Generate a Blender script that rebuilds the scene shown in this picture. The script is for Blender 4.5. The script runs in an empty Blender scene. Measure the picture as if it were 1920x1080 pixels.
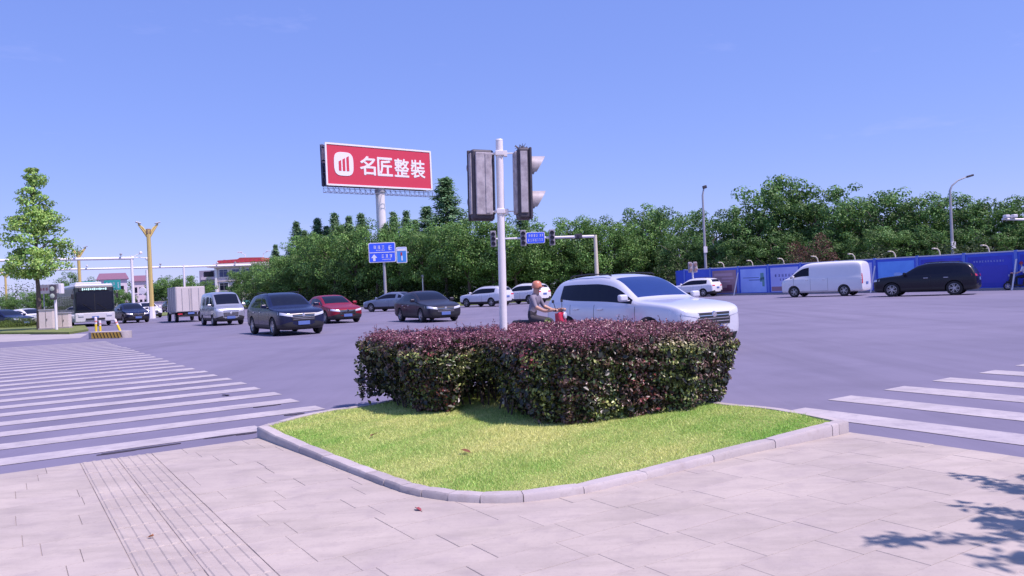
import bpy, bmesh, math, random
import numpy as np
from mathutils import Vector, Matrix
from mathutils.bvhtree import BVHTree

# ------------------------------------------------------------------ scene basics
scene = bpy.context.scene
COL = scene.collection
PI = math.pi
R = math.radians
rnd = random.Random(7)

# camera: 1.5 m above the pavement, looking along +Y, held a little rolled
F_PX, EYE = 1500.0, 1.5
cam_data = bpy.data.cameras.new('camera')
cam_data.sensor_width = 36.0
cam_data.lens = 36.0 * F_PX / 1920.0
cam_data.clip_end = 6000
cam_data.clip_start = 0.05
cam = bpy.data.objects.new('camera', cam_data)
COL.objects.link(cam)
CAM_ROT = (Matrix.Rotation(R(90 - 0.15), 3, 'X') @ Matrix.Rotation(R(-2.6), 3, 'Z'))
cam.matrix_world = Matrix.Translation((0, 0, EYE)) @ CAM_ROT.to_4x4()
scene.camera = cam

def ray(px, py):
    return CAM_ROT @ Vector(((px - 960) / F_PX, -(py - 540) / F_PX, -1.0))
def G(px, py, z=0.0):
    """ground point (height z) seen at a pixel of the 1920 photo"""
    d = ray(px, py); t = (z - EYE) / d.z
    return Vector((d.x * t, d.y * t, z))
def D(px, py, depth):
    """point at a given distance along +Y"""
    d = ray(px, py); t = depth / d.y
    return Vector((0, 0, EYE)) + d * t

SUN_ELEV, SUN_AZ = R(60), R(118)          # azimuth clockwise from +Y
sdir = Vector((math.sin(SUN_AZ) * math.cos(SUN_ELEV), math.cos(SUN_AZ) * math.cos(SUN_ELEV), math.sin(SUN_ELEV)))
sun_data = bpy.data.lights.new('sun', 'SUN')
sun_data.energy = 4.4
sun_data.angle = R(0.5)
sun_data.color = (1.0, 0.965, 0.91)
sun = bpy.data.objects.new('sun', sun_data)
sun.rotation_euler = sdir.to_track_quat('Z', 'Y').to_euler()
COL.objects.link(sun)

world = bpy.data.worlds.new('World')
scene.world = world
world.use_nodes = True
wn, wl = world.node_tree.nodes, world.node_tree.links
wn.clear()
w_out = wn.new('ShaderNodeOutputWorld')
w_bg = wn.new('ShaderNodeBackground')
w_bg.inputs['Strength'].default_value = 0.112
sky = wn.new('ShaderNodeTexSky')
sky.sky_type = 'NISHITA'
sky.sun_disc = False
sky.sun_elevation = SUN_ELEV
sky.sun_rotation = SUN_AZ
sky.altitude = 30
sky.air_density = 1.0
sky.dust_density = 0.2
sky.ozone_density = 3.5
# a few thin high wisps of cirrus
tc = wn.new('ShaderNodeTexCoord')
mp = wn.new('ShaderNodeMapping')
mp.inputs['Scale'].default_value = (2.2, 2.2, 9.0)
mp.inputs['Rotation'].default_value = (0, R(-12), 0)
mp.inputs['Location'].default_value = (1.15, 0.45, 0.9)
nz = wn.new('ShaderNodeTexNoise')
nz.inputs['Scale'].default_value = 1.6
nz.inputs['Detail'].default_value = 6
nz.inputs['Roughness'].default_value = 0.62
rp = wn.new('ShaderNodeValToRGB')
rp.color_ramp.elements[0].position = 0.60
rp.color_ramp.elements[0].color = (0, 0, 0, 1)
rp.color_ramp.elements[1].position = 0.82
rp.color_ramp.elements[1].color = (0.30, 0.30, 0.30, 1)
mx = wn.new('ShaderNodeMixRGB')
mx.inputs['Color2'].default_value = (7.5, 7.8, 8.6, 1)
wl.new(tc.outputs['Generated'], mp.inputs['Vector'])
wl.new(mp.outputs['Vector'], nz.inputs['Vector'])
wl.new(nz.outputs['Fac'], rp.inputs['Fac'])
wl.new(rp.outputs['Color'], mx.inputs['Fac'])
wl.new(sky.outputs['Color'], mx.inputs['Color1'])
hz = wn.new('ShaderNodeMixRGB')          # evens the sky out to the photo's blue
hz.inputs['Fac'].default_value = 0.5
hz.inputs['Color2'].default_value = (1.4, 2.85, 7.9, 1)
wl.new(mx.outputs['Color'], hz.inputs['Color1'])
wl.new(hz.outputs['Color'], w_bg.inputs['Color'])
wl.new(w_bg.outputs['Background'], w_out.inputs['Surface'])

vs = scene.view_settings
vs.view_transform = 'Standard'
vs.look = 'None'
vs.gamma = 1
vs.use_curve_mapping = False
vs.exposure = 0.29
# the camera's own white balance: cool and slightly magenta, as in the photo
vs.use_white_balance = True
vs.white_balance_temperature = 6500
vs.white_balance_tint = 34
scene.cycles.max_bounces = 6
scene.cycles.transparent_max_bounces = 6

# ------------------------------------------------------------------ materials
MATS = {}
def mat(name, color, rough=0.6, metal=0.0, spec=0.5, coat=0.0, noise=None, bump=0.0, nscale=8.0, emit=None, trans=0.0):
    """procedural material; noise = (second colour, amount)"""
    if name in MATS: return MATS[name]
    m = bpy.data.materials.new(name); m.use_nodes = True
    nt = m.node_tree; n, l = nt.nodes, nt.links
    b = n['Principled BSDF']
    b.inputs['Base Color'].default_value = (*color, 1)
    b.inputs['Roughness'].default_value = rough
    b.inputs['Metallic'].default_value = metal
    b.inputs['Specular IOR Level'].default_value = spec
    b.inputs['Coat Weight'].default_value = coat
    b.inputs['Coat Roughness'].default_value = 0.04
    t = n.new('ShaderNodeTexCoord')
    nz = n.new('ShaderNodeTexNoise'); nz.inputs['Scale'].default_value = nscale
    nz.inputs['Detail'].default_value = 6; nz.inputs['Roughness'].default_value = 0.65
    l.new(t.outputs['Object'], nz.inputs['Vector'])
    c2, amt = noise if noise else (tuple(c * 0.75 for c in color), 0.35)
    rp = n.new('ShaderNodeMapRange'); rp.inputs['From Min'].default_value = 0.38; rp.inputs['From Max'].default_value = 0.68
    rp.inputs['To Max'].default_value = amt
    l.new(nz.outputs['Fac'], rp.inputs['Value'])
    mx = n.new('ShaderNodeMixRGB'); mx.inputs['Color1'].default_value = (*color, 1); mx.inputs['Color2'].default_value = (*c2, 1)
    l.new(rp.outputs['Result'], mx.inputs['Fac']); l.new(mx.outputs['Color'], b.inputs['Base Color'])
    if bump:
        bp = n.new('ShaderNodeBump'); bp.inputs['Strength'].default_value = bump; bp.inputs['Distance'].default_value = 0.01
        l.new(nz.outputs['Fac'], bp.inputs['Height']); l.new(bp.outputs['Normal'], b.inputs['Normal'])
    if emit:
        b.inputs['Emission Color'].default_value = (*emit[0], 1); b.inputs['Emission Strength'].default_value = emit[1]
    MATS[name] = m
    return m

def ground_mat(name, c1, c2, c3, scale_big, scale_fine, rough=0.85, bump=0.3, speck=0.0, dist=0.004, rand=0.0, streak=()):
    """layered noise in world position; used for asphalt, paving and soil"""
    m = bpy.data.materials.new(name); m.use_nodes = True
    n, l = m.node_tree.nodes, m.node_tree.links
    b = n['Principled BSDF']; b.inputs['Roughness'].default_value = rough; b.inputs['Specular IOR Level'].default_value = 0.3
    g = n.new('ShaderNodeNewGeometry')
    def noise(s, d=5, r=0.6):
        x = n.new('ShaderNodeTexNoise'); x.inputs['Scale'].default_value = s; x.inputs['Detail'].default_value = d
        x.inputs['Roughness'].default_value = r; l.new(g.outputs['Position'], x.inputs['Vector']); return x
    def mix(f, a, c, lo, hi, amt=1.0):
        r = n.new('ShaderNodeMapRange'); r.inputs['From Min'].default_value = lo; r.inputs['From Max'].default_value = hi
        r.inputs['To Max'].default_value = amt; l.new(f, r.inputs['Value'])
        x = n.new('ShaderNodeMixRGB'); l.new(r.outputs['Result'], x.inputs['Fac'])
        if isinstance(a, tuple): x.inputs['Color1'].default_value = (*a, 1)
        else: l.new(a, x.inputs['Color1'])
        x.inputs['Color2'].default_value = (*c, 1); return x.outputs['Color']
    nb, nf, nm = noise(scale_big), noise(scale_fine, 3, 0.7), noise(scale_big * 5, 4)
    c = mix(nb.outputs['Fac'], c1, c2, 0.36, 0.66)
    c = mix(nm.outputs['Fac'], c, c3, 0.5, 0.75, 0.6)
    c = mix(nf.outputs['Fac'], c, tuple(v * 0.5 for v in c1), 0.56, 0.8, 0.4 + speck)
    for rot, sc, amt in streak:                       # long faint stains and wheel tracks
        mp_ = n.new('ShaderNodeMapping'); mp_.inputs['Rotation'].default_value = (0, 0, rot); mp_.inputs['Scale'].default_value = sc
        l.new(g.outputs['Position'], mp_.inputs['Vector'])
        x = n.new('ShaderNodeTexNoise'); x.inputs['Scale'].default_value = 1.0; x.inputs['Detail'].default_value = 5; x.inputs['Roughness'].default_value = .65
        l.new(mp_.outputs['Vector'], x.inputs['Vector'])
        c = mix(x.outputs['Fac'], c, tuple(v * 0.62 for v in c1), 0.50, 0.72, amt)
    if rand:
        oi = n.new('ShaderNodeObjectInfo')
        mr = n.new('ShaderNodeMapRange'); mr.inputs['To Min'].default_value = 1 - rand; mr.inputs['To Max'].default_value = 1 + rand * 0.6
        l.new(oi.outputs['Random'], mr.inputs['Value'])
        hs = n.new('ShaderNodeHueSaturation'); l.new(mr.outputs['Result'], hs.inputs['Value']); l.new(c, hs.inputs['Color']); c = hs.outputs['Color']
    l.new(c, b.inputs['Base Color'])
    bp = n.new('ShaderNodeBump'); bp.inputs['Strength'].default_value = bump; bp.inputs['Distance'].default_value = dist
    l.new(nf.outputs['Fac'], bp.inputs['Height']); l.new(bp.outputs['Normal'], b.inputs['Normal'])
    MATS[name] = m
    return m

def leaf_mat(name, trans=0.3, rough=0.5, spec=0.3):
    """leaf colours come from a per-leaf colour attribute"""
    m = bpy.data.materials.new(name); m.use_nodes = True
    n, l = m.node_tree.nodes, m.node_tree.links
    b = n['Principled BSDF']; b.inputs['Roughness'].default_value = rough; b.inputs['Specular IOR Level'].default_value = spec
    a = n.new('ShaderNodeAttribute'); a.attribute_name = 'tone'
    l.new(a.outputs['Color'], b.inputs['Base Color'])
    t = n.new('ShaderNodeBsdfTranslucent'); l.new(a.outputs['Color'], t.inputs['Color'])
    mx = n.new('ShaderNodeMixShader'); mx.inputs['Fac'].default_value = trans
    l.new(b.outputs['BSDF'], mx.inputs[1]); l.new(t.outputs['BSDF'], mx.inputs[2])
    l.new(mx.outputs['Shader'], n['Material Output'].inputs['Surface'])
    MATS[name] = m
    return m

M_ASPHALT = ground_mat('asphalt', (0.168, 0.157, 0.222), (0.198, 0.183, 0.252), (0.146, 0.136, 0.198), 0.12, 55, 0.8, 0.35, streak=((R(-32.6), (.9, .05, 1), .35), (R(57.4), (.7, .04, 1), .3), (0, (.35, .3, 1), .35)))
M_STRIPE = ground_mat('road_paint', (0.46, 0.425, 0.42), (0.37, 0.34, 0.35), (0.24, 0.22, 0.26), 1.4, 45, 0.7, 0.2, 0.1, streak=((0, (2.2, 5, 1), .6),))
M_SLAB = ground_mat('paving_stone', (0.455, 0.400, 0.340), (0.395, 0.345, 0.305), (0.325, 0.28, 0.265), 0.9, 38, 0.8, 0.5, 0.0, 0.003, 0.05, streak=((R(-32.6), (1.3, 5.5, 1), .45), (R(57), (.8, 7, 1), .35), (0, (.9, 1.1, 1), .45)))
M_JOINT = ground_mat('joint_sand', (0.38, 0.33, 0.29), (0.41, 0.355, 0.31), (0.34, 0.295, 0.265), 2, 60)
M_KERB = ground_mat('kerb_stone', (0.45, 0.41, 0.39), (0.39, 0.35, 0.35), (0.33, 0.28, 0.26), 1.8, 50, 0.8, 0.4, 0.1, 0.003, 0.12)
M_CONC = ground_mat('pale_concrete', (0.34, 0.31, 0.32), (0.39, 0.36, 0.36), (0.28, 0.26, 0.27), 0.3, 30)
M_LAWNBASE = ground_mat('lawn_soil', (0.22, 0.30, 0.06), (0.32, 0.33, 0.11), (0.17, 0.25, 0.05), 0.9, 30)
M_VERGE = ground_mat('verge_grass', (0.13, 0.19, 0.045), (0.19, 0.21, 0.07), (0.09, 0.14, 0.03), 0.5, 20)
M_EARTH = ground_mat('open_ground', (0.13, 0.14, 0.07), (0.17, 0.16, 0.10), (0.10, 0.12, 0.05), 0.05, 5)

M_WHITE = mat('white_paint', (0.80, 0.77, 0.78), 0.4, noise=((0.62, 0.58, 0.58), 0.35), nscale=3)
M_GREYM = mat('galvanised_grey', (0.42, 0.42, 0.44), 0.45, 0.3)
M_YELLOW = mat('yellow_post_paint', (0.62, 0.47, 0.16), 0.5)
M_CREAM = mat('cream_post_paint', (0.72, 0.66, 0.50), 0.5)
M_BLACK = mat('black_plastic', (0.02, 0.02, 0.022), 0.55)
M_RUBBER = mat('tyre_rubber', (0.022, 0.021, 0.023), 0.85)
M_RIM = mat('alloy_rim', (0.5, 0.5, 0.52), 0.3, 0.8)
M_GLASS = mat('dark_glass', (0.008, 0.011, 0.024), 0.05, 0.0, 0.22, noise=((0.014, 0.018, 0.03), 0.5))
M_GLASSB = mat('blue_tinted_glass', (0.012, 0.035, 0.15), 0.05, 0.0, 0.7)
M_LAMP = mat('headlamp_lens', (0.75, 0.76, 0.8), 0.12, 0.3, 0.9)
M_TAIL = mat('tail_lamp_red', (0.55, 0.02, 0.03), 0.2, 0, 0.7, coat=0.6)
M_CHROME = mat('chrome_trim', (0.75, 0.75, 0.78), 0.12, 1.0)
M_PLATE = mat('blue_plate', (0.10, 0.17, 0.42), 0.5)
M_SEAM = mat('panel_gap', (0.015, 0.015, 0.017), 0.8)
M_BARK = mat('bark', (0.12, 0.09, 0.075), 0.9, bump=0.6, nscale=14)
M_BARKP = mat('pale_bark', (0.26, 0.21, 0.18), 0.9, bump=0.6, nscale=14)
M_LEAF = leaf_mat('tree_leaves', 0.3)
M_HLEAF = leaf_mat('hedge_leaves', 0.12, 0.36, 0.6)
M_GRASS = leaf_mat('grass_blades', 0.35, 0.6, 0.2)

# ------------------------------------------------------------------ object helpers
def tag(o, label=None, cat=None, group=None, kind=None):
    if label: o['label'] = label
    if cat: o['category'] = cat
    if group: o['group'] = group
    if kind: o['kind'] = kind
    return o
def empty(name, loc=(0, 0, 0), rz=0.0, label=None, cat=None, group=None, kind=None):
    o = bpy.data.objects.new(name, None); o.location = loc; o.rotation_euler = (0, 0, rz)
    o.empty_display_size = 0.2
    COL.objects.link(o); return tag(o, label, cat, group, kind)
def link(name, me, parent=None, m=None, loc=None, smooth=None):
    o = bpy.data.objects.new(name, me); COL.objects.link(o)
    if m is not None and not me.materials: me.materials.append(m)
    if parent: o.parent = parent
    if loc is not None: o.location = loc
    return o

def soft_normals(me, cosmax):
    """area-weighted corner normals, so that flat faces between small bevels stay flat"""
    fn = [p.normal.copy() for p in me.polygons]; fa = [p.area for p in me.polygons]
    vf = [[] for _ in me.vertices]
    for p in me.polygons:
        for v in p.vertices: vf[v].append(p.index)
    out = [None] * len(me.loops)
    for p in me.polygons:
        for li in p.loop_indices:
            n = Vector()
            for j in vf[me.loops[li].vertex_index]:
                if fn[j].dot(fn[p.index]) > cosmax: n += fn[j] * (fa[j] ** 1.5 + 1e-9)
            out[li] = n.normalized() if n.length > 0 else fn[p.index]
    me.normals_split_custom_set(out)

class MB:
    """collects simple solids; build() links them as one mesh object"""
    def __init__(s): s.v = []; s.f = []; s.mi = []; s.cur = 0; s.bev = False
    def add(s, vs, fs, mi=None):
        k = len(s.v); s.v += [tuple(v) for v in vs]; s.f += [tuple(i + k for i in f) for f in fs]
        s.mi += [s.cur if mi is None else mi] * len(fs); return s
    def box(s, c, size, rot=None, mi=None):
        """box at centre c with full sizes; rot = 3x3 matrix or z angle"""
        hx, hy, hz = (q / 2 for q in size)
        M = Matrix.Identity(3) if rot is None else (rot if isinstance(rot, Matrix) else Matrix.Rotation(rot, 3, 'Z'))
        vs = [Vector(c) + M @ Vector((x, y, z)) for x in (-hx, hx) for y in (-hy, hy) for z in (-hz, hz)]
        return s.add(vs, [(0, 1, 3, 2), (4, 6, 7, 5), (0, 4, 5, 1), (2, 3, 7, 6), (0, 2, 6, 4), (1, 5, 7, 3)], mi)
    def bbox(s, c, size, bev=0.02, rot=None, seg=2, mi=None):
        """bevelled box"""
        s.bev = True
        bm = bmesh.new(); bmesh.ops.create_cube(bm, size=1)
        bmesh.ops.scale(bm, vec=size, verts=bm.verts)
        bmesh.ops.bevel(bm, geom=bm.edges[:], offset=bev, segments=seg, affect='EDGES', profile=0.5)
        M = Matrix.Identity(3) if rot is None else (rot if isinstance(rot, Matrix) else Matrix.Rotation(rot, 3, 'Z'))
        vs = [Vector(c) + M @ v.co for v in bm.verts]; bm.verts.index_update()
        fs = [tuple(v.index for v in f.verts) for f in bm.faces]; bm.free()
        return s.add(vs, fs, mi)
    def tube(s, pts, rad, n=10, cap=True, mi=None):
        pts = [Vector(p) for p in pts]; rads = rad if isinstance(rad, (list, tuple)) else [rad] * len(pts)
        vs, fs = [], []; prev = None
        for i, p in enumerate(pts):
            d = (pts[min(i + 1, len(pts) - 1)] - pts[max(i - 1, 0)]).normalized()
            if prev is None:
                a = d.cross(Vector((0, 0, 1)) if abs(d.z) < 0.9 else Vector((1, 0, 0))).normalized()
            else:
                a = (prev - d * prev.dot(d)).normalized()
            prev = a; b = d.cross(a)
            vs += [p + (a * math.cos(2 * PI * k / n) + b * math.sin(2 * PI * k / n)) * rads[i] for k in range(n)]
        for i in range(len(pts) - 1):
            fs += [(i * n + k, i * n + (k + 1) % n, (i + 1) * n + (k + 1) % n, (i + 1) * n + k) for k in range(n)]
        if cap: fs += [tuple(range(n))[::-1], tuple(range((len(pts) - 1) * n, len(pts) * n))]
        return s.add(vs, fs, mi)
    def lathe(s, prof, n=20, c=(0, 0, 0), axis='Z', mi=None):
        """prof: (radius, height) pairs around an axis"""
        vs, fs = [], []; m = len(prof)
        for k in range(n):
            a = 2 * PI * k / n
            for r_, h in prof:
                x, y = r_ * math.cos(a), r_ * math.sin(a)
                p = {'Z': (x, y, h), 'Y': (x, h, y), 'X': (h, x, y)}[axis]
                vs.append(Vector(c) + Vector(p))
        for k in range(n):
            j = (k + 1) % n
            fs += [(k * m + i, j * m + i, j * m + i + 1, k * m + i + 1) for i in range(m - 1)]
        return s.add(vs, fs, mi)
    def prism(s, poly, z0, z1, mi=None):
        n = len(poly)
        vs = [(p[0], p[1], z0) for p in poly] + [(p[0], p[1], z1) for p in poly]
        return s.add(vs, [tuple(range(n))[::-1], tuple(range(n, 2 * n))] + [(i, (i + 1) % n, n + (i + 1) % n, n + i) for i in range(n)], mi)
    def extrude_y(s, poly, y0, y1, mi=None):
        """poly in (x,z) extruded along y"""
        n = len(poly)
        vs = [(p[0], y0, p[1]) for p in poly] + [(p[0], y1, p[1]) for p in poly]
        return s.add(vs, [tuple(range(n)), tuple(range(n, 2 * n))[::-1]] + [(i, n + i, n + (i + 1) % n, (i + 1) % n) for i in range(n)], mi)
    def mesh(s, name, mats, smooth=None):
        me = bpy.data.meshes.new(name); me.from_pydata([tuple(v) for v in s.v], [], s.f)
        for q in (mats if isinstance(mats, (list, tuple)) else [mats]): me.materials.append(q)
        me.polygons.foreach_set('material_index', s.mi)
        bm = bmesh.new(); bm.from_mesh(me); bmesh.ops.recalc_face_normals(bm, faces=bm.faces); bm.to_mesh(me); bm.free()
        if smooth is not None:
            me.polygons.foreach_set('use_smooth', [True] * len(me.polygons))
            me.set_sharp_from_angle(angle=R(smooth))
            if s.bev: soft_normals(me, math.cos(R(max(smooth, 40))))
        me.update(); return me
    def build(s, name, m, parent=None, smooth=None, loc=None):
        return link(name, s.mesh(name, m, smooth), parent, None, loc)

def copy_tree(o, parent=None):
    c = o.copy(); COL.objects.link(c); c.parent = parent
    for ch in list(o.children): copy_tree(ch, c)
    return c

def frame_rot(xdir, zdir=(0, 0, 1)):
    """rotation whose local x looks along xdir"""
    x = Vector(xdir).normalized(); z = Vector(zdir); y = z.cross(x).normalized(); z = x.cross(y)
    return Matrix((x, y, z)).transposed()

def text_mesh(body, size=1.0, bold=0.0, extrude=0.01, offset=0.0):
    c = bpy.data.curves.new('lettering', 'FONT'); c.body = body; c.size = size
    c.align_x = 'LEFT'; c.align_y = 'BOTTOM'; c.offset = offset; c.extrude = extrude; c.resolution_u = 3
    o = bpy.data.objects.new('lettering', c); COL.objects.link(o)
    dg = bpy.context.evaluated_depsgraph_get(); dg.update()
    me = bpy.data.meshes.new_from_object(o.evaluated_get(dg))
    bpy.data.objects.remove(o); bpy.data.curves.remove(c)
    if bold:                               # a bold cut: the same outline laid over itself, each copy a hair deeper
        v0 = [v.co.copy() for v in me.vertices]; f0 = [tuple(p.vertices) for p in me.polygons]; vs_, fs_ = [], []
        for k, (dx, dy) in enumerate([(0, 0), (1, 0), (-1, 0), (0, 1), (0, -1), (.7, .7), (-.7, .7), (.7, -.7), (-.7, -.7)]):
            b_ = len(vs_); vs_ += [v + Vector((dx * bold, dy * bold, -.0015 * k)) for v in v0]; fs_ += [tuple(i + b_ for i in f) for f in f0]
        me = bpy.data.meshes.new('lettering'); me.from_pydata(vs_, [], fs_)
    return me

# road axes: U runs away to the left (street A), V runs away to the right (street B)
U = Vector((-0.539, 0.842, 0)); V = Vector((0.842, 0.539, 0))
U.normalize(); V.normalize()
ANG_U, ANG_V = math.atan2(U.y, U.x), math.atan2(V.y, V.x)
def AB(a, b, z=0.0): return U * a + V * b + Vector((0, 0, z))
# ------------------------------------------------------------------ ground, road, crossings
def sheet(name, pts, z, m, kind='structure', parent=None):
    b = MB(); b.add([(p[0], p[1], z) for p in pts], [tuple(range(len(pts)))])
    o = b.build(name, m, parent)
    if not parent: tag(o, kind=kind)
    return o
sheet('ground', [(-2500, -600), (2500, -600), (2500, 4000), (-2500, 4000)], -0.05, M_EARTH)
sheet('road', [(-260, -90), (200, -90), (200, 330), (-260, 330)], 0.0, M_ASPHALT)

A_EDGE, B_EDGE = 8.55, 6.50           # pavement ends here against the two crossings
pave_poly = [AB(A_EDGE, B_EDGE), AB(A_EDGE, -40), AB(-40, -40), AB(-40, B_EDGE)]
paving = sheet('pavement', pave_poly, 0.0165, M_JOINT)
SLAB_TOP = 0.022

def clip_half(poly, nrm, d):
    """keep nrm.p <= d"""
    out = []
    for i in range(len(poly)):
        p, q = poly[i], poly[(i + 1) % len(poly)]
        sp, sq = nrm.dot(p) - d, nrm.dot(q) - d
        if sp <= 0: out.append(p)
        if (sp < 0 < sq) or (sq < 0 < sp): out.append(p + (q - p) * (sp / (sp - sq)))
    return out
def in_view(p, z=0.0, mx=120):
    q = CAM_ROT.transposed() @ (Vector((p[0], p[1], z)) - Vector((0, 0, EYE)))
    if q.z > -0.3: return False
    x, y = 960 + q.x / -q.z * F_PX, 540 - q.y / -q.z * F_PX
    return -mx < x < 1920 + mx and y < 1080 + mx

# kerbed island outline (ground points of the outer face)
front_px = [(483, 823), (552, 850), (620, 877), (719, 916), (758, 930), (804, 940), (856, 947), (917, 950), (976, 948), (1036, 941),
            (1095, 932), (1155, 918), (1260, 893), (1360, 867), (1443, 848), (1592, 816)]
front = [G(x, y, 0) for x, y in front_px]
KH = 0.135
def kz(s, tot): return .074 + .066 * max(math.exp(-s / .75), math.exp(-(tot - s) / .9))
Lc, Rc = front[0], front[-1]
back_l = [G(x, y, KH) for x, y in [(560, 779), (620, 767), (680, 759)]]
back_r = [G(x, y, KH) for x, y in [(1340, 752), (1400, 758), (1480, 767)]]
for p in back_l + back_r: p.z = 0
def catmull(pts, step=0.06, closed=False):
    out = []; n = len(pts)
    for i in range(n - 1):
        p0, p1, p2, p3 = pts[max(i - 1, 0)], pts[i], pts[i + 1], pts[min(i + 2, n - 1)]
        k = max(2, int((p2 - p1).length / step))
        for j in range(k):
            t = j / k
            out.append(0.5 * ((2 * p1) + (p2 - p0) * t + (2 * p0 - 5 * p1 + 4 * p2 - p3) * t * t + (3 * p1 - p0 - 3 * p2 + p3) * t ** 3))
    out.append(pts[-1]); return out
apex = Vector((0.25, 11.35, 0))
front_c = catmull(front)
back_c = catmull([Lc] + back_l + [apex * 0.5 + (back_l[-1] * 0.5 + Vector((-0.15, 0.35, 0))), apex, apex * 0.5 + (back_r[0] * 0.5 + Vector((0.15, 0.3, 0)))] + back_r + [Rc])
outline = front_c + back_c[::-1][1:-1]           # counter-clockwise seen from above
def inset(poly, d):
    n = len(poly); out = []
    for i in range(n):
        t = (poly[(i + 2) % n] - poly[(i - 2) % n]).normalized()
        out.append(poly[i] + Vector((-t.y, t.x, 0)) * d)
    return out
ocen = sum(outline, Vector()) / len(outline)
isl_in = inset(outline, 0.11)
if sum((p - ocen).length for p in isl_in) > sum((p - ocen).length for p in outline): isl_in = inset(outline, -0.11)

island = empty('kerbed_island', ocen, 0, kind='structure')
def in_poly(x, y, poly):
    c = False; n = len(poly); j = n - 1
    for i in range(n):
        if (poly[i].y > y) != (poly[j].y > y) and x < (poly[j].x - poly[i].x) * (y - poly[i].y) / (poly[j].y - poly[i].y) + poly[i].x: c = not c
        j = i
    return c
# soil bed: follows the kerb, rises a little towards the hedge
acc_f = [0.0]
for i in range(1, len(front_c)): acc_f.append(acc_f[-1] + (front_c[i] - front_c[i - 1]).length)
FX = np.array([(p.x, p.y) for p in front_c]); FZ = np.array([kz(s, acc_f[-1]) for s in acc_f])
def bed_z(xy):
    """height of the lawn surface for an (n,2) array"""
    out = np.empty(len(xy))
    for i in range(0, len(xy), 20000):
        d = np.linalg.norm(xy[i:i + 20000, None, :] - FX[None, ::2, :], axis=2); k = d.argmin(1); dm = np.clip((d[np.arange(len(k)), k] - .1) / 1.5, 0, 1)
        z0 = FZ[::2][k] - .016; out[i:i + 20000] = z0 + (.122 - z0) * dm * dm * (3 - 2 * dm)
    return out
b = MB(); n = len(isl_in); rings = [0, .06, .13, .22, .34, .5, .7, .9]
vsb = []
for t in rings:
    xy = np.array([((p.x - ocen.x) * (1 - t) + ocen.x, (p.y - ocen.y) * (1 - t) + ocen.y) for p in isl_in]); zz = bed_z(xy)
    vsb += [(x - ocen.x, y - ocen.y, z) for (x, y), z in zip(xy, zz)]
vsb.append((0, 0, .122)); m_ = len(rings)
b.add(vsb, [(r_ * n + i, r_ * n + (i + 1) % n, (r_ + 1) * n + (i + 1) % n, (r_ + 1) * n + i) for r_ in range(m_ - 1) for i in range(n)] + [((m_ - 1) * n + i, (m_ - 1) * n + (i + 1) % n, m_ * n) for i in range(n)])
b.build('soil_bed', M_LAWNBASE, island, 80)
# kerb stones
def kerb_stones(curve, inner, breaks, parent, o0, zf=None, m=M_KERB, zb=-0.02):
    """stones between running lengths given in breaks (metres)"""
    acc = [0.0]
    for i in range(1, len(curve)): acc.append(acc[-1] + (curve[i] - curve[i - 1]).length)
    def at(s, arr):
        for i in range(1, len(curve)):
            if acc[i] >= s:
                t = (s - acc[i - 1]) / max(1e-6, acc[i] - acc[i - 1]); return arr[i - 1].lerp(arr[i], t)
        return arr[-1]
    for k in range(len(breaks) - 1):
        s0, s1 = breaks[k] + 0.003, min(breaks[k + 1], acc[-1]) - 0.003
        if s1 - s0 < 0.05: continue
        m_ = max(2, int((s1 - s0) / 0.14)); rows = []
        dz = rnd.uniform(-0.004, 0.004); dn = rnd.uniform(-0.004, 0.004)
        for j in range(m_ + 1):
            s = s0 + (s1 - s0) * j / m_
            o_, i_ = at(s, curve), at(s, inner); d = (i_ - o_).normalized()
            e = 0.005 if j in (0, m_) else 0.0
            z1 = zf(s) if zf else KH
            o_ = o_ + d * dn
            rows.append([(o_.x, o_.y, zb), (o_.x, o_.y, z1 - 0.02 + dz), (o_.x + d.x * 0.014, o_.y + d.y * 0.014, z1 + dz - e), (i_.x, i_.y, z1 + dz - e), (i_.x, i_.y, zb)])
        vs_ = [(x - o0.x, y - o0.y, z - o0.z) for r_ in rows for (x, y, z) in r_]
        fs_ = [(j * 5 + q, (j + 1) * 5 + q, (j + 1) * 5 + q + 1, j * 5 + q + 1) for j in range(m_) for q in range(4)]
        fs_ += [tuple(range(5)), tuple(range(m_ * 5, m_ * 5 + 5))]
        q = MB(); q.add(vs_, fs_); q.build('kerb_stone', m, parent, 40)
nf = len(front_c)
def run(c): return sum((c[i] - c[i - 1]).length for i in range(1, len(c)))
brk = [0, 0.55, 1.2, 1.75, 2.3, 2.62, 2.95, 3.2, 3.45, 3.7, 3.95, 4.25, 4.7, 5.3]
tot = run(front_c)
while brk[-1] < tot - 0.9: brk.append(brk[-1] + 0.75)
brk += [tot - 0.14, tot]
brk = sorted(set(x for x in brk if x <= tot))
kerb_stones(front_c, isl_in[:nf], brk, island, ocen, lambda s: kz(s, tot))
bc_out = [outline[i] for i in range(nf - 1, len(outline))] + [outline[0]]
bc_in = [isl_in[i] for i in range(nf - 1, len(outline))] + [isl_in[0]]
kerb_stones(bc_out, bc_in, [0.7 * k for k in range(int(run(bc_out) / 0.7) + 2)], island, ocen)

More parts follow.
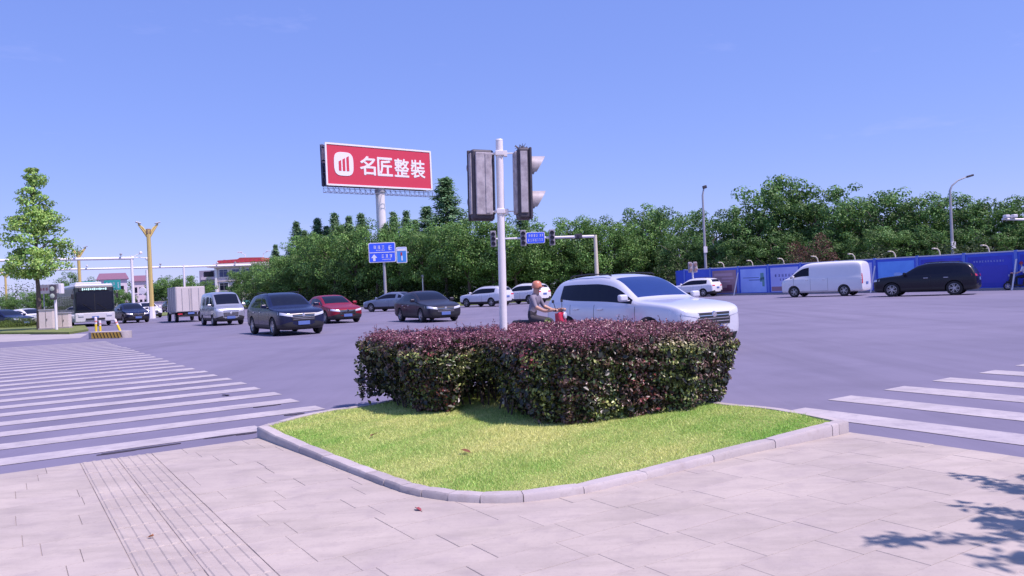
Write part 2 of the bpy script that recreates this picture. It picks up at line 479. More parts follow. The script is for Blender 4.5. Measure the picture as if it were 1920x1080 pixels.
# paving slabs laid along the street axes, cut by the pavement edges; joints recessed
def slab_mesh(poly, z0, z1, ins=0.0012):
    c = sum(poly, Vector()) / len(poly)
    def shrink(p, d):
        v = (p - c); return c + v * max(0.0, 1 - d / max(0.05, v.length))
    lo = [shrink(p, ins) for p in poly]; hi = [shrink(p, ins + 0.003) for p in poly]
    n = len(poly)
    vs_ = [(p.x, p.y, z0) for p in lo] + [(p.x, p.y, z1 - 0.003) for p in lo] + [(p.x, p.y, z1) for p in hi]
    fs_ = [tuple(range(2 * n, 3 * n))] + [(i, (i + 1) % n, n + (i + 1) % n, n + i) for i in range(n)] + [(n + i, n + (i + 1) % n, 2 * n + (i + 1) % n, 2 * n + i) for i in range(n)]
    return vs_, fs_
TAC0, TAC1 = 0.57, 1.19
slabs = []
far = MB()
shared = {}
def lay(a0, a1, b0, b1, z=SLAB_TOP, ins=0.0012):
    poly = [AB(a0, b0), AB(a0, b1), AB(a1, b1), AB(a1, b0)]
    cx = sum(poly, Vector()) / 4
    if all(in_poly(p.x, p.y, isl_in) for p in poly): return
    seen = any(in_view(p, z, 60) for p in poly)
    near = cx.length < 14
    if not near: return
    dz = rnd.uniform(-0.001, 0.001)
    if seen:
        key = (round(a1 - a0, 3), round(b1 - b0, 3), round(z, 3), ins)
        if key not in shared:
            h = [Vector(((b1 - b0) / 2 * sx, (a1 - a0) / 2 * sy, 0)) for sx, sy in ((-1, -1), (1, -1), (1, 1), (-1, 1))]
            q = MB(); q.add(*slab_mesh(h, -0.02, 0.0, ins)); shared[key] = q.mesh('paving_slab', M_SLAB, 35)
        o = link('paving_slab', shared[key], paving); o.location = (cx.x, cx.y, z + dz); o.rotation_euler = (rnd.uniform(-.001, .001), rnd.uniform(-.001, .001), ANG_V)
        slabs.append(o)
    else:
        far.add(*slab_mesh(poly, 0.0, z, ins))
da = 0.3
ia = 0
a = A_EDGE
while a > -9:
    a1, a0 = a, a - 0.30; ia += 1; off = rnd.uniform(0.05, 0.5)
    # right of the tactile strip
    bb = TAC1; k = 0
    while bb < B_EDGE - 0.02:
        w = 0.59 - (off if k == 0 else 0); k += 1
        e = min(bb + w, B_EDGE); lay(a0, a1, bb, e); bb += w
    bb = TAC0; k = 0
    while bb > -9:
        w = 0.59 - (off if k == 0 else 0); k += 1
        lay(a0, a1, bb - w, bb); bb -= w
    a -= 0.30
# tactile tiles: two per row, each with raised bars running along the strip
def tactile_mesh():
    q = MB(); h = [Vector((0.1535 * sx, 0.15 * sy, 0)) for sx, sy in ((-1, -1), (1, -1), (1, 1), (-1, 1))]
    q.add(*slab_mesh(h, -0.02, 0.0, 0.003))
    for i in range(4):
        x = -0.1155 + 0.077 * i
        vs_ = [(x - .019, -.145, 0), (x + .019, -.145, 0), (x + .019, .145, 0), (x - .019, .145, 0), (x - .012, -.138, .0055), (x + .012, -.138, .0055), (x + .012, .138, .0055), (x - .012, .138, .0055)]
        q.add(vs_, [(4, 5, 6, 7), (0, 1, 5, 4), (1, 2, 6, 5), (2, 3, 7, 6), (3, 0, 4, 7)])
    return q.mesh('tactile_tile', M_SLAB, 35)
tm = tactile_mesh()
a = A_EDGE - 0.15
while a > -1:
    for bb in (TAC0 + 0.155, TAC0 + 0.465):
        p = AB(a, bb)
        if in_view(p, 0, 200):
            o = link('tactile_tile', tm, paving); o.location = (p.x, p.y, SLAB_TOP + rnd.uniform(-.002, .002)); o.rotation_euler = (0, 0, ANG_V); o['label'] = 'ribbed guiding tile with raised bars'
    a -= 0.30
if far.v:
    o = far.build('slab_field', M_SLAB, paving); o['kind'] = 'stuff'

# crossings: long bars of road paint
def bars(name, n, start, step, half, lo, hi, along, cut=None):
    cr = empty(name, (0, 0, 0), kind='structure')
    for k in range(n):
        c = start + step * k
        l0, l1 = lo, hi
        if cut and k in cut: l0, l1 = cut[k]
        l0 += rnd.uniform(-.05, .05); l1 += rnd.uniform(-.06, .03) if not (cut and k in cut) else 0
        q = MB(); ns = 10; vs_ = []
        for j in range(ns + 1):
            t = l0 + (l1 - l0) * j / ns
            w0, w1 = half + rnd.uniform(-.008, .008), half + rnd.uniform(-.008, .008)
            p0, p1 = (AB(c - w0, t), AB(c + w1, t)) if along == 'V' else (AB(t, c - w0), AB(t, c + w1))
            vs_ += [(p0.x, p0.y, 0), (p1.x, p1.y, 0)]
        org = Vector(vs_[0])
        q.add([(Vector(v) - org) for v in vs_], [(2 * j, 2 * j + 1, 2 * j + 3, 2 * j + 2) for j in range(ns)])
        o = q.build('crossing_stripe', M_STRIPE, cr, loc=(org.x, org.y, 0.005))
bars('left_zebra_crossing', 27, 9.33, 1.03, 0.215, -3.2, 3.55, 'V', {0: (-3.2, 2.45)})
bars('right_zebra_crossing', 14, 7.24, 1.08, 0.225, -1.5, 5.9, 'U', {0: (-1.5, 5.75)})
# far corner: pale apron, verge with grass
apron = sheet('concrete_apron', [G(-260, 655), G(150, 634), G(165, 626), G(-260, 634)], 0.006, M_CONC)
sheet('far_path', [G(-300, 637), G(60, 629), G(40, 621), G(-300, 624)], 0.012, M_CONC)
verge = MB(); vp = [G(-300, 630), G(40, 627), G(130, 627), G(166, 621), G(158, 612), G(60, 606), G(-300, 612)]
verge.prism([(p.x, p.y) for p in vp], -0.02, 0.12); tag(verge.build('grass_verge', M_VERGE), kind='structure')
vp2 = [G(284, 594.5), G(322, 591), G(318, 587), G(288, 588)]
verge = MB(); verge.prism([(p.x, p.y) for p in vp2], -0.02, 0.12); tag(verge.build('far_verge', M_VERGE), kind='structure')
# planted strip and lawn under the trees along both far sides
vp3 = [AB(60, 32), AB(230, 32), AB(230, 90), AB(60, 90)]
verge = MB(); verge.prism([(p.x, p.y) for p in vp3], -0.02, 0.13); tag(verge.build('tree_strip', M_VERGE), kind='structure')
vp4 = [AB(-60, 48.4), AB(47.5, 48.4), AB(47.5, 130), AB(-60, 130)]
verge = MB(); verge.prism([(p.x, p.y) for p in vp4], -0.02, 0.13); tag(verge.build('fenced_ground', M_EARTH), kind='structure')
# lane lines, well worn
lm = MB()
for k in range(30):
    for bb in (12.5, 16.0, 22.5):
        lm.box(AB(42 + k * 7, bb, 0.006), (3.5, 0.13, 0.003), ANG_U)
for aa in (18.0,):
    for k in range(12):
        lm.box(AB(aa - 40, 14 + k * 3.4, 0.006), (3.0, 0.13, 0.003), ANG_U)
tag(lm.build('lane_markings', M_STRIPE), kind='structure')

# ------------------------------------------------------------------ foliage helpers
def leaf_cloud(name, P, N, L, Wd, T, m, parent=None, jitter=0.8, droop=0.0, loc=None, bend=0.25, seed=1):
    """P centres, N preferred normals, L length, Wd width per leaf, T colour per leaf. Each leaf = a folded quad pair."""
    rs = np.random.RandomState(seed); n = len(P)
    nrm = N + rs.normal(0, jitter, (n, 3)); nrm /= np.linalg.norm(nrm, axis=1)[:, None] + 1e-9
    t = rs.normal(0, 1, (n, 3)); t[:, 2] -= droop
    t -= nrm * (t * nrm).sum(1)[:, None]; t /= np.linalg.norm(t, axis=1)[:, None] + 1e-9
    s = np.cross(nrm, t)
    L = np.broadcast_to(L, (n,))[:, None]; Wd = np.broadcast_to(Wd, (n,))[:, None]
    a = P - t * L / 2; c = P + t * L / 2
    up = nrm * Wd * bend
    bl = P - t * L * .05 - s * Wd / 2 + up; br = P - t * L * .05 + s * Wd / 2 + up
    vs_ = np.stack([a, br, c, bl], 1).reshape(-1, 3)
    me = bpy.data.meshes.new(name)
    me.vertices.add(4 * n); me.vertices.foreach_set('co', vs_.astype(np.float32).ravel())
    me.loops.add(6 * n); me.polygons.add(2 * n)
    base = (np.arange(n) * 4)[:, None]
    me.loops.foreach_set('vertex_index', (base + np.array([0, 1, 2, 0, 2, 3])).ravel().astype(np.int32))
    me.polygons.foreach_set('loop_start', (np.arange(2 * n) * 3).astype(np.int32))
    col = me.color_attributes.new('tone', 'FLOAT_COLOR', 'POINT')
    cc = np.ones((n, 4, 4), np.float32); cc[:, :, :3] = T[:, None, :]
    col.data.foreach_set('color', cc.ravel())
    me.update(calc_edges=True); me.materials.append(m)
    if parent == 'mesh': return me
    return link(name, me, parent, None, loc)

def wavy(p, k, ph):
    """cheap smooth noise in -1..1 for numpy points"""
    return (np.sin(p[:, 0] * k + ph) * np.cos(p[:, 1] * k * 1.3 + ph * 2) + np.sin(p[:, 0] * k * 2.1 - p[:, 1] * k * 1.7 + ph * 3) * .6 + np.sin(p[:, 2] * k * 1.9 + p[:, 0] * k * .7 + ph) * .5) / 1.6

# ------------------------------------------------------------------ lawn on the island
rs = np.random.RandomState(3)
xs = [p.x for p in isl_in]; ys = [p.y for p in isl_in]
NB = 420000
gx = rs.uniform(min(xs), max(xs), NB); gy = rs.uniform(min(ys), max(ys), NB)
ox, oy = np.array(xs), np.array(ys)
ins_ = np.zeros(NB, bool); j = len(xs) - 1
for i in range(len(xs)):
    cond = ((oy[i] > gy) != (oy[j] > gy))
    with np.errstate(divide='ignore', invalid='ignore'):
        xi = (ox[j] - ox[i]) * (gy - oy[i]) / (oy[j] - oy[i]) + ox[i]
    ins_ ^= cond & (gx < xi); j = i
gx, gy = gx[ins_], gy[ins_]; n = len(gx)
gp = np.stack([gx, gy, bed_z(np.stack([gx, gy], 1)) - .003], 1)
patch = .12 + wavy(gp, 1.7, 1.3) * .75 + wavy(gp, 6.5, .4) * .4 + rs.normal(0, .35, n)
fr = np.clip((patch + .9) / 1.8, 0, 1)[:, None]
green = np.array([0.275, 0.52, 0.105]); straw = np.array([0.69, 0.70, 0.28])
tone = green * (1 - fr) + straw * fr
tone *= rs.uniform(.82, 1.38, n)[:, None]
hgt = rs.uniform(.010, .024, n) * (1 + .35 * wavy(gp, 4, 2))
# longer, greener tufts close to the hedge
tall = rs.uniform(0, 1, n) < .05; hgt[tall] *= 1.8
wdt = rs.uniform(.003, .0055, n)
an = rs.uniform(0, 2 * PI, n); ln = rs.uniform(.2, 1.3, n) * hgt; la = rs.uniform(0, 2 * PI, n)
b0 = gp + np.stack([np.cos(an) * wdt, np.sin(an) * wdt, np.zeros(n)], 1)
b1 = gp - np.stack([np.cos(an) * wdt, np.sin(an) * wdt, np.zeros(n)], 1)
tp = gp + np.stack([np.cos(la) * ln, np.sin(la) * ln, hgt], 1)
me = bpy.data.meshes.new('lawn_grass')
me.vertices.add(3 * n); me.vertices.foreach_set('co', np.stack([b0, b1, tp], 1).astype(np.float32).ravel())
me.loops.add(3 * n); me.loops.foreach_set('vertex_index', np.arange(3 * n).astype(np.int32))
me.polygons.add(n); me.polygons.foreach_set('loop_start', (np.arange(n) * 3).astype(np.int32))
col = me.color_attributes.new('tone', 'FLOAT_COLOR', 'POINT')
cc = np.ones((n, 3, 4), np.float32); cc[:, :, :3] = tone[:, None, :]; col.data.foreach_set('color', cc.ravel())
me.update(calc_edges=True); me.materials.append(M_GRASS)
tag(link('lawn_grass', me), 'short yellow-green lawn covering the kerbed island', 'grass', kind='stuff')

# ------------------------------------------------------------------ the clipped purple hedge
HZ0, HZ1 = 0.26, 0.945
foot = [(-2.02, 10.75), (-1.92, 10.35), (-1.35, 9.9), (-0.80, 9.55), (-0.55, 9.75), (-0.35, 9.75), (-0.18, 9.1), (0.10, 8.62), (0.52, 8.33),
        (0.95, 8.48), (1.6, 8.85), (2.35, 9.32), (2.55, 9.75), (2.2, 10.2), (1.4, 10.65), (0.5, 10.95), (-0.6, 11.05), (-1.5, 11.0)]
foot = [Vector((x * (1.0 if x < -.9 else .935) + -.02 * (x > 2), y * .915 if y < 10.3 else 10.35 + (y - 10.3) * .3, 0)) for x, y in foot]
hedge = empty('clipped_hedge', (0.3, 9.8, 0.12), 0, 'clipped waist-high purple-topped hedge on the grass island around the signal pole', 'hedge')
def hedge_pts(n, seed, depth):
    rs = np.random.RandomState(seed)
    fp = catmull(foot + [foot[0]], .05)
    F = np.array([(p.x, p.y) for p in fp]); m_ = len(F) - 1
    seg = np.linalg.norm(F[1:] - F[:-1], axis=1); cum = np.concatenate([[0], np.cumsum(seg)])
    ntop = int(n * .42); ns = n - ntop
    s = rs.uniform(0, cum[-1], ns); i = np.clip(np.searchsorted(cum, s) - 1, 0, m_ - 1)
    t = (s - cum[i]) / seg[i]; xy = F[i] + (F[i + 1] - F[i]) * t[:, None]
    d = F[(i + 3) % m_] - F[i - 2]; d /= np.linalg.norm(d, axis=1)[:, None]
    out = np.stack([d[:, 1], -d[:, 0]], 1)
    z = rs.uniform(0, 1, ns) ** .9
    p3 = np.column_stack([xy, z])
    ph = wavy(p3, 1.9, .7) * .07 + wavy(p3 * np.array([1, 1, 3]), 5.2, 1.9) * .055 + wavy(p3 * np.array([1, 1, 2]), 11, .6) * .045
    taper = -.16 * (1 - z) ** 1.5 + .05 * z - .16 * np.clip((z - .78) / .22, 0, 1) ** 2
    dep = rs.exponential(depth, ns)
    q = xy + out * (taper + ph - dep)[:, None]
    # lower skirt hangs unevenly
    zlo = .15 + .05 * np.sin(s * 2.3) + .04 * np.sin(s * 7.1)
    notch = np.exp(-((q[:, 0] + .4) / .26) ** 2) * (q[:, 1] < 9.7)
    zlo = zlo + .26 * notch - .06 * np.clip(q[:, 0], 0, 1)
    zz = zlo + (HZ1 - zlo) * z
    P1 = np.column_stack([q, zz]); N1 = np.column_stack([out * 1.0, np.full(ns, .45)])
    # top
    mn, mxx = F.min(0), F.max(0); pts = []
    while len(pts) < ntop:
        c = rs.uniform(mn, mxx, (ntop, 2))
        inside = np.zeros(len(c), bool); j = m_ - 1
        for k in range(m_):
            cond = (F[k, 1] > c[:, 1]) != (F[j, 1] > c[:, 1])
            with np.errstate(divide='ignore', invalid='ignore'):
                xi = (F[j, 0] - F[k, 0]) * (c[:, 1] - F[k, 1]) / (F[j, 1] - F[k, 1]) + F[k, 0]
            inside ^= cond & (c[:, 0] < xi); j = k
        pts.extend(c[inside].tolist())
    T = np.array(pts[:ntop])
    T3 = np.column_stack([T, np.zeros(ntop)])
    zt = HZ1 + .02 + wavy(T3, 2.4, .3) * .025 + wavy(T3, 9, 1.1) * .025 - rs.exponential(depth * .6, ntop) + rs.uniform(0, .05, ntop)
    edge = np.array([min(np.hypot(F[::4, 0] - a_, F[::4, 1] - b_)) for a_, b_ in T[::1]]); zt -= .07 * np.clip(1 - edge / .22, 0, 1) ** 2
    P2 = np.column_stack([T, zt]); N2 = np.tile(np.array([[0., 0., 1.]]), (ntop, 1))
    return np.vstack([P1, P2]), np.vstack([N1, N2]), np.concatenate([z, np.full(ntop, 1.1)])
P_, N_, zf = hedge_pts(98000, 11, .07)
rs = np.random.RandomState(5); n = len(P_)
purp = np.array([0.215, 0.065, 0.095]); pink = np.array([0.34, 0.15, 0.175]); bronze = np.array([0.12, 0.065, 0.045])
grn = np.array([0.085, 0.145, 0.04]); lgrn = np.array([0.30, 0.34, 0.10]); red = np.array([0.34, 0.075, 0.075])
right = np.clip((P_[:, 0] - 0.9) / 1.4, 0, 1)
topness = np.clip((P_[:, 2] - (.79 + .04 * wavy(P_, 3, 1))) / .12, 0, 1)
pt = topness * (1 - .55 * right * (rs.uniform(0, 1, n) < .8))
v1 = wavy(P_ * np.array([1, 1, 1.5]), 5.5, .9) + rs.normal(0, .5, n)
side = np.where((v1 > .45)[:, None], lgrn, np.where((v1 > -.15)[:, None], grn, bronze))
rp_ = (wavy(P_, 3.3, 2.2) + rs.normal(0, .35, n)) > 1.0
side = np.where(rp_[:, None], red, side)
topc = np.where((rs.uniform(0, 1, n) < .4)[:, None], pink, purp)
tone = topc * pt[:, None] + side * (1 - pt[:, None])
side_gain = np.where(topness > .5, 1.0, .98); tone *= (rs.uniform(.55, 1.5, n) * side_gain)[:, None]; tone[(rs.uniform(0, 1, n) < .05) & (topness < .5)] *= 1.7  # a few side leaves brightened: sunlit highlights put into the leaf colour
Lf = rs.uniform(.024, .054, n); Lf = np.where(topness > .5, Lf * .6, Lf)
org = np.array([0.3, 9.8, 0.12])
fo = leaf_cloud('foliage', P_ - org, N_, Lf, Lf * .55, tone, M_HLEAF, hedge, .6, .3, seed=9); fo['kind'] = 'stuff'
# inner leaves, coloured dark for the shade inside, keep the hedge opaque
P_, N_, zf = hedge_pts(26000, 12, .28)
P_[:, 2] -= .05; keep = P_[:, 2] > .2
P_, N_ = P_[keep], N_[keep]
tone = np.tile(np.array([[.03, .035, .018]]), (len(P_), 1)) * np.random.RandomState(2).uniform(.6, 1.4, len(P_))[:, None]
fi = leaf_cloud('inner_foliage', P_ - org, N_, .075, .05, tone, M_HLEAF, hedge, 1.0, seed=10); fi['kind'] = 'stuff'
# upright shoots standing out of the clipped top
sh = []; shN = []; tw = MB(); rs = np.random.RandomState(8)
fp = [Vector((p.x, p.y, 0)) for p in catmull(foot + [foot[0]], .3)]
cnt = 0
while cnt < 900:
    x, y = rs.uniform(-2.1, 2.6), rs.uniform(7.6, 11.05)
    if not in_poly(x, y, foot): continue
    cnt += 1
    h = rs.uniform(.02, .075) * (1.9 if rs.uniform() < .12 else 1); lx, ly = rs.normal(0, .02, 2)
    tw.tube([(x - org[0], y - org[1], HZ1 - .05 - org[2]), (x + lx - org[0], y + ly - org[1], HZ1 + h - org[2])], .0022, 3, False)
    for k in range(int(4 + h * 60)):
        t = rs.uniform(.2, 1.05); sh.append((x + lx * t + rs.normal(0, .009), y + ly * t + rs.normal(0, .009), HZ1 - .05 + (h + .05) * t)); shN.append((rs.normal(), rs.normal(), .6))
# side sprigs
for k in range(90):
    p = fp[rs.randint(len(fp))]; c = Vector((.3, 9.8, 0)); o_ = (p - c).normalized(); z = rs.uniform(.35, .98); Ls = rs.uniform(.0, .07)
    p0 = p - o_ * (.06 + .12 * (1 - z))
    for q in range(10):
        t = q / 9; sh.append((p0.x + o_.x * (Ls + .05) * t + rs.normal(0, .008), p0.y + o_.y * (Ls + .05) * t + rs.normal(0, .008), z + .06 * t + rs.normal(0, .008))); shN.append((0, 0, 1))
sh = np.array(sh); shN = np.array(shN)
tone = np.where((sh[:, 2] > .84)[:, None], np.where((rs.uniform(0, 1, len(sh)) < .5)[:, None], pink, purp), bronze * 1.3) * rs.uniform(.7, 1.2, len(sh))[:, None]
so = leaf_cloud('shoots', sh - org, shN, .024, .013, tone, M_HLEAF, hedge, .8, seed=4); so['kind'] = 'stuff'
# the woody stems under the foliage
for k in range(150):
    while True:
        x, y = rs.uniform(-1.8, 2.3), rs.uniform(7.8, 10.5)
        if in_poly(x, y, foot): break
    x0, y0 = x * .92 + .02, (y - 9.3) * .85 + 9.35
    tw.tube([(x0 - org[0], y0 - org[1], -.01), ((x0 + x) / 2 + rs.normal(0, .03) - org[0], (y0 + y) / 2 - org[1], .25), (x + rs.normal(0, .06) - org[0], y + rs.normal(0, .06) - org[1], .62)], [.011, .009, .004], 5, False)
st = tw.build('stems', M_BARK, hedge, 40); st['kind'] = 'stuff'
# one fresh light-green sprig on the top behind the pole
c = G(1026, 606, 0.98)
rs = np.random.RandomState(6)
pp = np.array([(c.x, c.y, 1.0)]) + rs.normal(0, .022, (90, 3))
fs_ = leaf_cloud('fresh_sprig', pp - org, np.tile([[0., 0., 1.]], (90, 1)), .03, .018, np.tile([[.22, .34, .05]], (90, 1)) * rs.uniform(.7, 1.2, 90)[:, None], M_HLEAF, hedge, .8, seed=5)
fs_['label'] = 'fresh light green sprig'

# fallen leaves
def dry_leaf(px, py, col, lab, s=.045, z=.15):
    p = G(px, py, z); q = MB()
    if in_poly(p.x, p.y, isl_in): z = bed_z(np.array([[p.x, p.y]]))[0] + .028
    q.add([(-s, 0, 0), (-.3 * s, .55 * s, .012), (.5 * s, .45 * s, .018), (s * 1.1, 0, .006), (.5 * s, -.45 * s, .016), (-.3 * s, -.5 * s, .01), (0, 0, .002)],
          [(0, 6, 1), (1, 6, 2), (2, 6, 3), (3, 6, 4), (4, 6, 5), (5, 6, 0)])
    q.tube([(-s, 0, 0), (-1.6 * s, .2 * s, .004)], .0015, 4)
    o = q.build('fallen_leaf', mat('dry_leaf_' + col[0], col[1], .7), None, loc=(p.x, p.y, z)); o.rotation_euler = (rnd.uniform(-.2, .2), rnd.uniform(-.2, .2), rnd.uniform(0, 6))
    tag(o, lab, 'leaf')
dry_leaf(700, 809, ('brown', (.16, .06, .03)), 'small brown dead leaf on the lawn below the left end of the hedge')
dry_leaf(873, 840, ('rust', (.20, .08, .03)), 'rust brown dead leaf lying in the middle of the lawn', .055)
dry_leaf(784, 956, ('red', (.35, .07, .08)), 'small reddish leaf on the paving just in front of the rounded kerb', .035, .026)
dry_leaf(283, 1007, ('orange', (.5, .2, .08)), 'tiny orange leaf on the ribbed tactile paving strip', .022, .03)
dry_leaf(423, 741, ('black', (.06, .05, .06)), 'dark scrap lying between the bars of the left zebra crossing', .09, .008)

# thin flat dark pieces where the asphalt meets the paving
def smear(px, py, L, W, lab):
    p = G(px, py, 0); rs_ = random.Random(int(px)); pts = []
    for k in range(14):
        a = 2 * PI * k / 14; r_ = rs_.uniform(.6, 1.1)
        v = V * (math.cos(a) * L / 2 * r_) + U * (math.sin(a) * W / 2 * r_); pts.append((v.x, v.y))
    q = MB(); q.prism(pts, .001, .012); o = q.build('dark_patch', mat('patch_dark', (.06, .055, .075), .8), None, loc=(p.x, p.y, 0)); tag(o, lab, 'tar patch')
smear(268, 842, .75, .05, 'long dark smear along the paving edge left of the kerbed island')
smear(217, 850, .35, .04, 'short dark smear at the top of the ribbed paving strip')
smear(425, 818, .50, .05, 'dark smear left of the left kerb corner')
smear(465, 814, .24, .04, 'small dark smear touching the left kerb corner')
smear(550, 778, .28, .09, 'dark spot on the road beside the left edge of the lawn')
smear(500, 762, .40, .07, 'faint dark smear between the nearest bars of the left zebra crossing')
# ------------------------------------------------------------------ vehicles
def car_body(name, st, wheels, wr, ww, cols, wellpad=0.045):
    """st: stations front to back: (x, zb, zbelt, ztop, w, wroof, flags). flags of a station describe the interval to the next:
    g side glass, w windscreen, r rear glass. Returns meshes of paint, side glass, windscreen, rear glass, cladding."""
    vs_, fs_, mi = [], [], []
    rings = []
    for (x, zb, zl, zt, w, wr_, fl) in st:
        cab = (zt - zl) > 0.2
        wt = w + (wr_ - w) * 0.80; zw = zl + (zt - zl) * 0.80
        if not cab: wt = w * .93; zw = zl + (zt - zl) * .5; wr2 = w * .80
        else: wr2 = wr_ * .93
        zwr = zl + (zt - zl) * (.955 if cab else .85)
        half = [(0, zb), (w * .80, zb), (w * .955, zb + .07), (w * .992, zb + .20), (w, zl - (zl - zb) * .38), (w * .985, zl - .05), (w * .955, zl),
                (wt, zw), (wr2, zwr), (wr2 * .55, zt - .008), (0, zt)]
        rings.append([(x, y, z) for y, z in half] + [(x, -y, z) for y, z in half[-2:0:-1]])
    n = len(rings[0])
    for r_ in rings: vs_ += r_
    SEG = len(half) - 1
    for i in range(len(st) - 1):
        fl = st[i][6]
        for k in range(n):
            seg = k if k < SEG else n - 1 - k
            m = 0
            if seg <= 2: m = 4
            if seg == 6 and 'g' in fl: m = 1
            if seg in (8, 9) and 'w' in fl: m = 2
            if seg in (8, 9) and 'r' in fl: m = 3
            fs_.append((i * n + k, i * n + (k + 1) % n, (i + 1) * n + (k + 1) % n, (i + 1) * n + k)); mi.append(m)
    fs_.append(tuple(range(n))[::-1]); mi.append(0)
    fs_.append(tuple(range((len(st) - 1) * n, len(st) * n))); mi.append(0)
    me = bpy.data.meshes.new(name); me.from_pydata(vs_, [], fs_); me.polygons.foreach_set('material_index', mi)
    for q in range(6): me.materials.append(M_BLACK)
    bm = bmesh.new(); bm.from_mesh(me); bmesh.ops.recalc_face_normals(bm, faces=bm.faces); bm.to_mesh(me); bm.free()
    ob = bpy.data.objects.new('tmp', me); COL.objects.link(ob)
    s = ob.modifiers.new('s', 'SUBSURF'); s.levels = 2; s.render_levels = 2
    cut = MB()
    for (wx, wy) in [(wheels[0], 1), (wheels[0], -1), (wheels[1], 1), (wheels[1], -1)]:
        cut.lathe([(0, wy * (ww - .30)), (wr + wellpad, wy * (ww - .30)), (wr + wellpad, wy * (ww + .3)), (0, wy * (ww + .3))], 28, (wx, 0, wr), 'Y', 5)
    cm = cut.mesh('cut', [M_BLACK] * 6)
    co = bpy.data.objects.new('cut', cm); COL.objects.link(co)
    bo = ob.modifiers.new('b', 'BOOLEAN'); bo.operation = 'DIFFERENCE'; bo.object = co; bo.solver = 'EXACT'
    dg = bpy.context.evaluated_depsgraph_get(); dg.update()
    res = bpy.data.meshes.new_from_object(ob.evaluated_get(dg))
    bpy.data.objects.remove(ob); bpy.data.objects.remove(co)
    out = {}
    for nm, ids in (('body', (0,)), ('side_windows', (1,)), ('windscreen', (2,)), ('rear_window', (3,)), ('cladding', (4, 5))):
        bm = bmesh.new(); bm.from_mesh(res)
        bmesh.ops.delete(bm, geom=[f for f in bm.faces if f.material_index not in ids], context='FACES')
        if nm == 'side_windows':
            for sgn, nn in ((1, 'L'), (-1, 'R')):
                b2 = bm.copy(); bmesh.ops.delete(b2, geom=[f for f in b2.faces if f.calc_center_median().y * sgn < 0], context='FACES')
                if b2.faces:
                    # split into window islands
                    left = set(b2.faces); groups = []
                    while left:
                        f0 = left.pop(); g = {f0}; q = [f0]
                        while q:
                            f = q.pop()
                            for e in f.edges:
                                for h in e.link_faces:
                                    if h in left: left.discard(h); g.add(h); q.append(h)
                        groups.append([f.calc_center_median().copy() for f in g])
                    for gi, g in enumerate(groups):
                        b3 = b2.copy(); ks = set((round(c.x, 4), round(c.z, 4)) for c in g)
                        bmesh.ops.delete(b3, geom=[f for f in b3.faces if (round(f.calc_center_median().x, 4), round(f.calc_center_median().z, 4)) not in ks], context='FACES')
                        m2 = bpy.data.meshes.new('side_window'); b3.to_mesh(m2); b3.free(); out['side_window_%s%d' % (nn, gi)] = m2
                b2.free()
            bm.free(); continue
        if not bm.faces: bm.free(); continue
        m2 = bpy.data.meshes.new(nm); bm.to_mesh(m2); bm.free(); out[nm] = m2
    for k, m2 in out.items():
        m2.materials.clear(); m2.polygons.foreach_set('material_index', [0] * len(m2.polygons))
        m2.polygons.foreach_set('use_smooth', [True] * len(m2.polygons)); m2.set_sharp_from_angle(angle=R(38))
    full = BVHTree.FromPolygons([v.co.copy() for v in res.vertices], [tuple(p.vertices) for p in res.polygons])
    return out, full

def patch(bvh, poly, face='front', off=.006, nu=10, nv=6, x0=4.0, sign=1):
    """surface-hugging plate. face front/back: poly = quad corners in (y,z); face side: quad corners in (x,z) seen from sign*y"""
    q = MB(); g = []
    for j in range(nv + 1):
        row = []
        for i in range(nu + 1):
            u, v = i / nu, j / nv
            p = (Vector(poly[0]) * (1 - u) + Vector(poly[1]) * u) * (1 - v) + (Vector(poly[3]) * (1 - u) + Vector(poly[2]) * u) * v
            if face == 'front': o_, d = Vector((x0, p[0], p[1])), Vector((-1, 0, 0))
            elif face == 'back': o_, d = Vector((-x0, p[0], p[1])), Vector((1, 0, 0))
            else: o_, d = Vector((p[0], sign * 3, p[1])), Vector((0, -sign, 0))
            h = bvh.ray_cast(o_, d)
            if h[0] is None: row.append(None)
            else: row.append(h[0] - d * off)
        g.append(row)
    idx = {}
    vs_, fs_ = [], []
    D_ = {'front': Vector((-1, 0, 0)), 'back': Vector((1, 0, 0))}.get(face, Vector((0, -sign, 0)))
    for j in range(nv + 1):
        for i in range(nu + 1):
            if g[j][i] is not None: idx[(i, j)] = len(vs_); vs_.append(g[j][i])
    for j in range(nv):
        for i in range(nu):
            ks = [(i, j), (i + 1, j), (i + 1, j + 1), (i, j + 1)]
            if all(k in idx for k in ks):
                if max((g[k[1]][k[0]] - g[j][i]).length for k in ks) < .8: fs_.append(tuple(idx[k] for k in ks))
    # rim
    from collections import Counter
    ec = Counter()
    for f in fs_:
        for a, b_ in zip(f, f[1:] + f[:1]): ec[tuple(sorted((a, b_)))] += 1
    k0 = len(vs_); vs2 = [v + D_ * (off + .004) for v in vs_]
    for (a, b_), c in ec.items():
        if c == 1: fs_.append((a, b_, b_ + k0, a + k0))
    q.add(vs_ + vs2, fs_)
    return q

